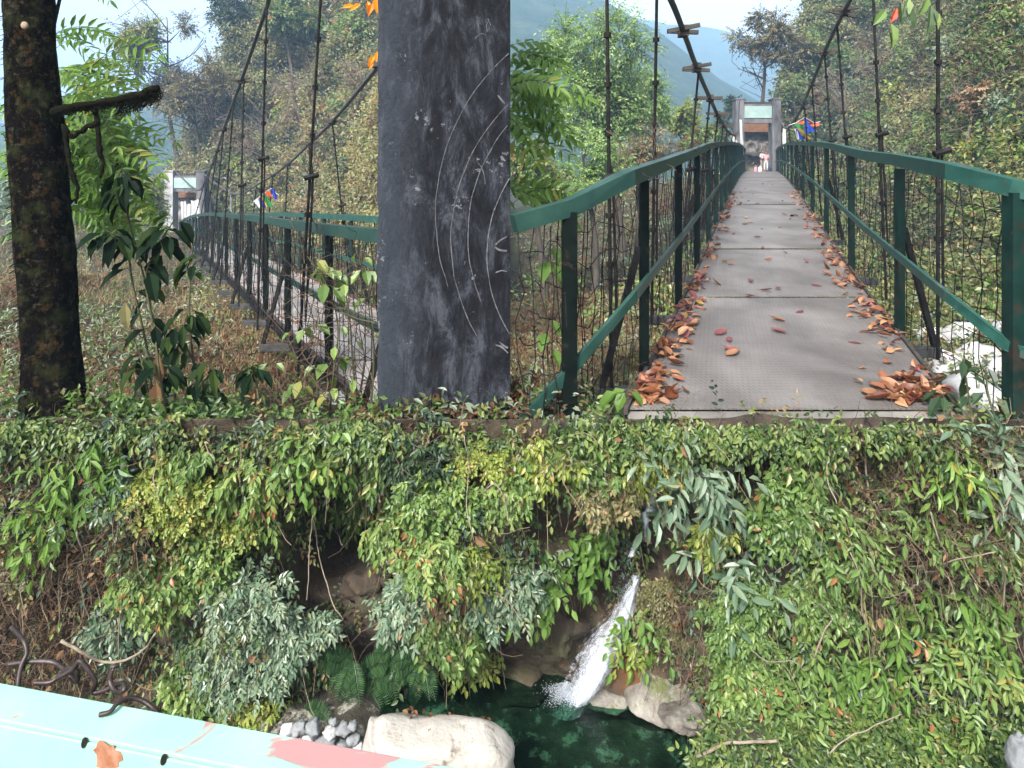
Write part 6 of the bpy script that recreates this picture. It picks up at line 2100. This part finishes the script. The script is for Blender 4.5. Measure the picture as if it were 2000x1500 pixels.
drooping_plant('drooping_plant', 'tall sapling with large dark drooping leaves in front of the left bridge', [[(330, 835), (310, 720), (295, 600), (262, 470), (240, 380), (236, 340)], [(300, 835), (290, 700), (260, 560), (250, 500), (225, 462), (190, 470)], [(335, 835), (300, 640), (285, 540), (310, 480), (340, 430)]],
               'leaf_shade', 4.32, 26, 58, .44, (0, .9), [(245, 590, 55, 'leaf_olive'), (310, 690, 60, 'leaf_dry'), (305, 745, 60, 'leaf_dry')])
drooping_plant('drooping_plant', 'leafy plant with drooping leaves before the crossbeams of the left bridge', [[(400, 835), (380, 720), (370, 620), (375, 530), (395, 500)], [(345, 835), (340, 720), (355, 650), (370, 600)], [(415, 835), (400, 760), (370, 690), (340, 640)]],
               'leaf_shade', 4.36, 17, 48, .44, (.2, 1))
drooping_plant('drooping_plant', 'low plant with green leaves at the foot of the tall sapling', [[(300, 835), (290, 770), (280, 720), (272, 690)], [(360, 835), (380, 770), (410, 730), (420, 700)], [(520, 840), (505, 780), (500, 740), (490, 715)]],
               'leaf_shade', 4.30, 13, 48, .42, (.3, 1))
drooping_plant('bramble', 'scrambling climber with green leaves over the near railing beside the pylon', [[(640, 840), (650, 740), (660, 640), (640, 560), (600, 500)], [(700, 840), (690, 720), (680, 600), (660, 540), (625, 520)], [(560, 840), (580, 760), (620, 720), (680, 700)], [(640, 640), (600, 640), (540, 700), (500, 730)], [(720, 840), (730, 700), (720, 560), (700, 500)]],
               'leaf_mid', 4.9, 11, 36, .6, (.2, 1))
st = MB()
n = 240
b = np.array([P(rng.uniform(590, 745), rng.uniform(480, 810), 4.9 + rng.normal() * .12) for _ in range(150)] + [P(rng.uniform(170, 600), rng.uniform(660, 815), 4.7 + rng.random() * .8) for _ in range(90)])
dirv = norm(rvec(n) * np.array([1, .4, 1]))
pp = b[:, None] + dirv[:, None] * (q[None, :, None] * rng.uniform(.15, .5, (n, 1, 1))) + np.sin(q[None, :, None] * 5 + rng.random((n, 1, 3)) * 6) * .03
st.tubes(pp, .0035 * np.linspace(1, .5, 6), 3, rng.uniform(0, .6, n))
tag(st.build('bramble_tangle', M['twig'], kind='stuff'), 'brown bramble tangle beside the lower left edge of the pylon', 'brambles')
st = MB()
n = 70
b = np.array([P(rng.uniform(1010, 1330), rng.uniform(300, 450), 1) for _ in range(n)])
# twiggy climbers along the left railing of the right bridge
dd_ = rng.uniform(4.7, 13, n)
b = np.array([[L2(d) - .08, d, float(Z2(d)) + H2(d) + .02] for d in dd_])
pp = b[:, None] + norm(rvec(n) + np.array([0, .6, .1]))[:, None] * (q[None, :, None] * rng.uniform(.15, .5, (n, 1, 1))) + np.sin(q[None, :, None] * 7 + rng.random((n, 1, 3)) * 6) * .03
st.tubes(pp, .005, 3, rng.uniform(0, .4, n))
tag(st.build('dry_climber', M['twig'], kind='stuff'), 'dry twiggy climber along the left railing of the right bridge', 'climber')


# plants hanging into view from above
def hanging_twig(label, stem, leaves_, d, mat):
    root = thing('hanging_twig', label, 'twig', P(*stem[0], d))
    c = np.array([P(x, y, d) for x, y in stem])
    t = np.linspace(0, len(c) - 1, 16)
    MB().tubes(catmull(c, t), np.linspace(.006, .003, 16), 5).build('stem', M['green_stem'], root)
    groups = {}
    for (x, y, L_, a, mt) in leaves_:
        groups.setdefault(mt, []).append((x, y, L_, a))
    for mt, ls in groups.items():
        mb = MB()
        for (x, y, L_, a) in ls:
            mb.leaves(np.array([P(x, y, d - .01 * rng.random())]), np.array([[math.cos(a), -.15, -math.sin(a)]]), np.array([[.15, -1, .25]]) + rvec(1, .2), np.array([L_ * d / F]), .45, rng.random(1), True, 1.2)
        mb.build('leaf_cluster', M[mt], root)


hanging_twig('twig of drooping green leaves with one red leaf at the top of the view', [(1770, -90), (1768, -30), (1760, 10), (1745, 30)],
             [(1760, 5, 45, 1.6, 'leaf_dark'), (1775, -5, 50, 1.9, 'leaf_mid'), (1752, 15, 34, 2.0, 'leaf_red'), (1740, 45, 50, 1.5, 'leaf_mid'), (1765, 10, 55, 1.2, 'leaf_dark'), (1730, 20, 40, 2.3, 'leaf_mid'), (1735, 60, 34, 1.4, 'leaf_dark')], 4.6, 'leaf_dark')
hanging_twig('twig with green leaves hanging near the hanger at the top right', [(1815, -90), (1815, -20), (1820, 20)], [(1818, 10, 60, 1.7, 'leaf_dark'), (1812, -10, 50, 2.0, 'leaf_mid'), (1822, 20, 40, 1.3, 'leaf_mid')], 4.6, 'leaf_dark')
hanging_twig('twig with orange leaves at the top left corner of the pylon', [(745, -120), (735, -40), (722, 0), (695, 10)], [(735, -6, 34, 1.5, 'leaf_orange'), (718, 2, 30, 1.4, 'leaf_orange'), (705, 8, 26, 2.6, 'leaf_orange'), (728, 6, 28, 1.9, 'leaf_orange'), (690, 10, 22, 2.9, 'leaf_orange'), (742, 0, 30, 1.2, 'leaf_orange')], 4.7, 'leaf_orange')
hanging_twig('small twig with two orange leaves beside the cable at the pylon edge', [(745, 60), (740, 90), (732, 112)], [(732, 108, 26, 2.1, 'leaf_orange'), (738, 100, 22, 1.7, 'leaf_orange'), (728, 118, 20, 1.9, 'leaf_orange')], 4.8, 'leaf_orange')
# climbers near the left post of the right bridge
drooping_plant('climber', 'leafy climber round the near left post of the right bridge', [[(1075, 830), (1070, 700), (1065, 560), (1075, 470)], [(1180, 835), (1200, 790), (1235, 760)]], 'leaf_bright', 4.5, 9, 44, .62, (0, .7))
drooping_plant('climber', 'dark leaved plant growing beside the near right post', [[(1900, 835), (1890, 760), (1880, 700)], [(1950, 835), (1930, 770), (1925, 720)], [(1860, 830), (1850, 790), (1840, 770)]], 'leaf_dark', 4.35, 9, 46, .42, (.1, .9))

# ------------------------------------------------------------------ air
hz = bpy.data.meshes.new('haze')
bm = bmesh.new()
bmesh.ops.create_cube(bm, size=1)
bm.to_mesh(hz)
bm.free()
ho = bpy.data.objects.new('haze', hz)
COL.objects.link(ho)
ho.location = (0, 560, 70)
ho.scale = (4200, 1300, 270)
ho['kind'] = 'stuff'
tag(ho, 'thin blue haze filling the valley', 'haze')
mh = bpy.data.materials.new('haze_air')
mh.use_nodes = True
nt = mh.node_tree
nt.nodes.remove(nt.nodes['Principled BSDF'])
pv = nt.nodes.new('ShaderNodeVolumePrincipled')
pv.inputs['Color'].default_value = (.44, .68, 1.0, 1)
pv.inputs['Density'].default_value = .0011
nt.links.new(pv.outputs[0], nt.nodes['Material Output'].inputs['Volume'])
hz.materials.append(mh)

# ------------------------------------------------------------------ light, sky, camera
SUN_EL, SUN_ROT = math.radians(44), math.radians(205)
w = bpy.data.worlds.new('World')
SC.world = w
w.use_nodes = True
nt = w.node_tree
sky = nt.nodes.new('ShaderNodeTexSky')
sky.sky_type = 'NISHITA'
sky.sun_disc = False
sky.sun_elevation = SUN_EL
sky.sun_rotation = SUN_ROT
sky.air_density = 1.0
sky.dust_density = 5.0
hs = nt.nodes.new('ShaderNodeHueSaturation')
hs.inputs['Saturation'].default_value = .12
hs.inputs['Value'].default_value = 1.2
bg = nt.nodes['Background']
nt.links.new(sky.outputs[0], hs.inputs['Color'])
nt.links.new(hs.outputs[0], bg.inputs['Color'])
bg.inputs['Strength'].default_value = .105
sl = bpy.data.lights.new('sun', 'SUN')
sl.energy = 2.8
sl.angle = math.radians(7)
sl.color = (1, .96, .9)
so = bpy.data.objects.new('sun', sl)
COL.objects.link(so)
# sky rotation turns from +Y towards +X
sd_ = Vector((math.sin(SUN_ROT) * math.cos(SUN_EL), math.cos(SUN_ROT) * math.cos(SUN_EL), math.sin(SUN_EL)))
so.rotation_euler = (-sd_).to_track_quat('-Z', 'Y').to_euler()

cd = bpy.data.cameras.new('camera')
cd.sensor_width = 36
cd.lens = F * 36 / 2000
cd.shift_y = -(750 - CY) / 2000
cd.clip_start = .05
cd.clip_end = 6000
co = bpy.data.objects.new('camera', cd)
COL.objects.link(co)
co.rotation_euler = (math.radians(90), 0, 0)
SC.camera = co
SC.view_settings.view_transform = 'Standard'
SC.view_settings.look = 'None'
SC.view_settings.gamma = 1
SC.view_settings.exposure = 1.6
SC.cycles.max_bounces = 6
SC.cycles.transparent_max_bounces = 8
SC.cycles.volume_bounces = 1
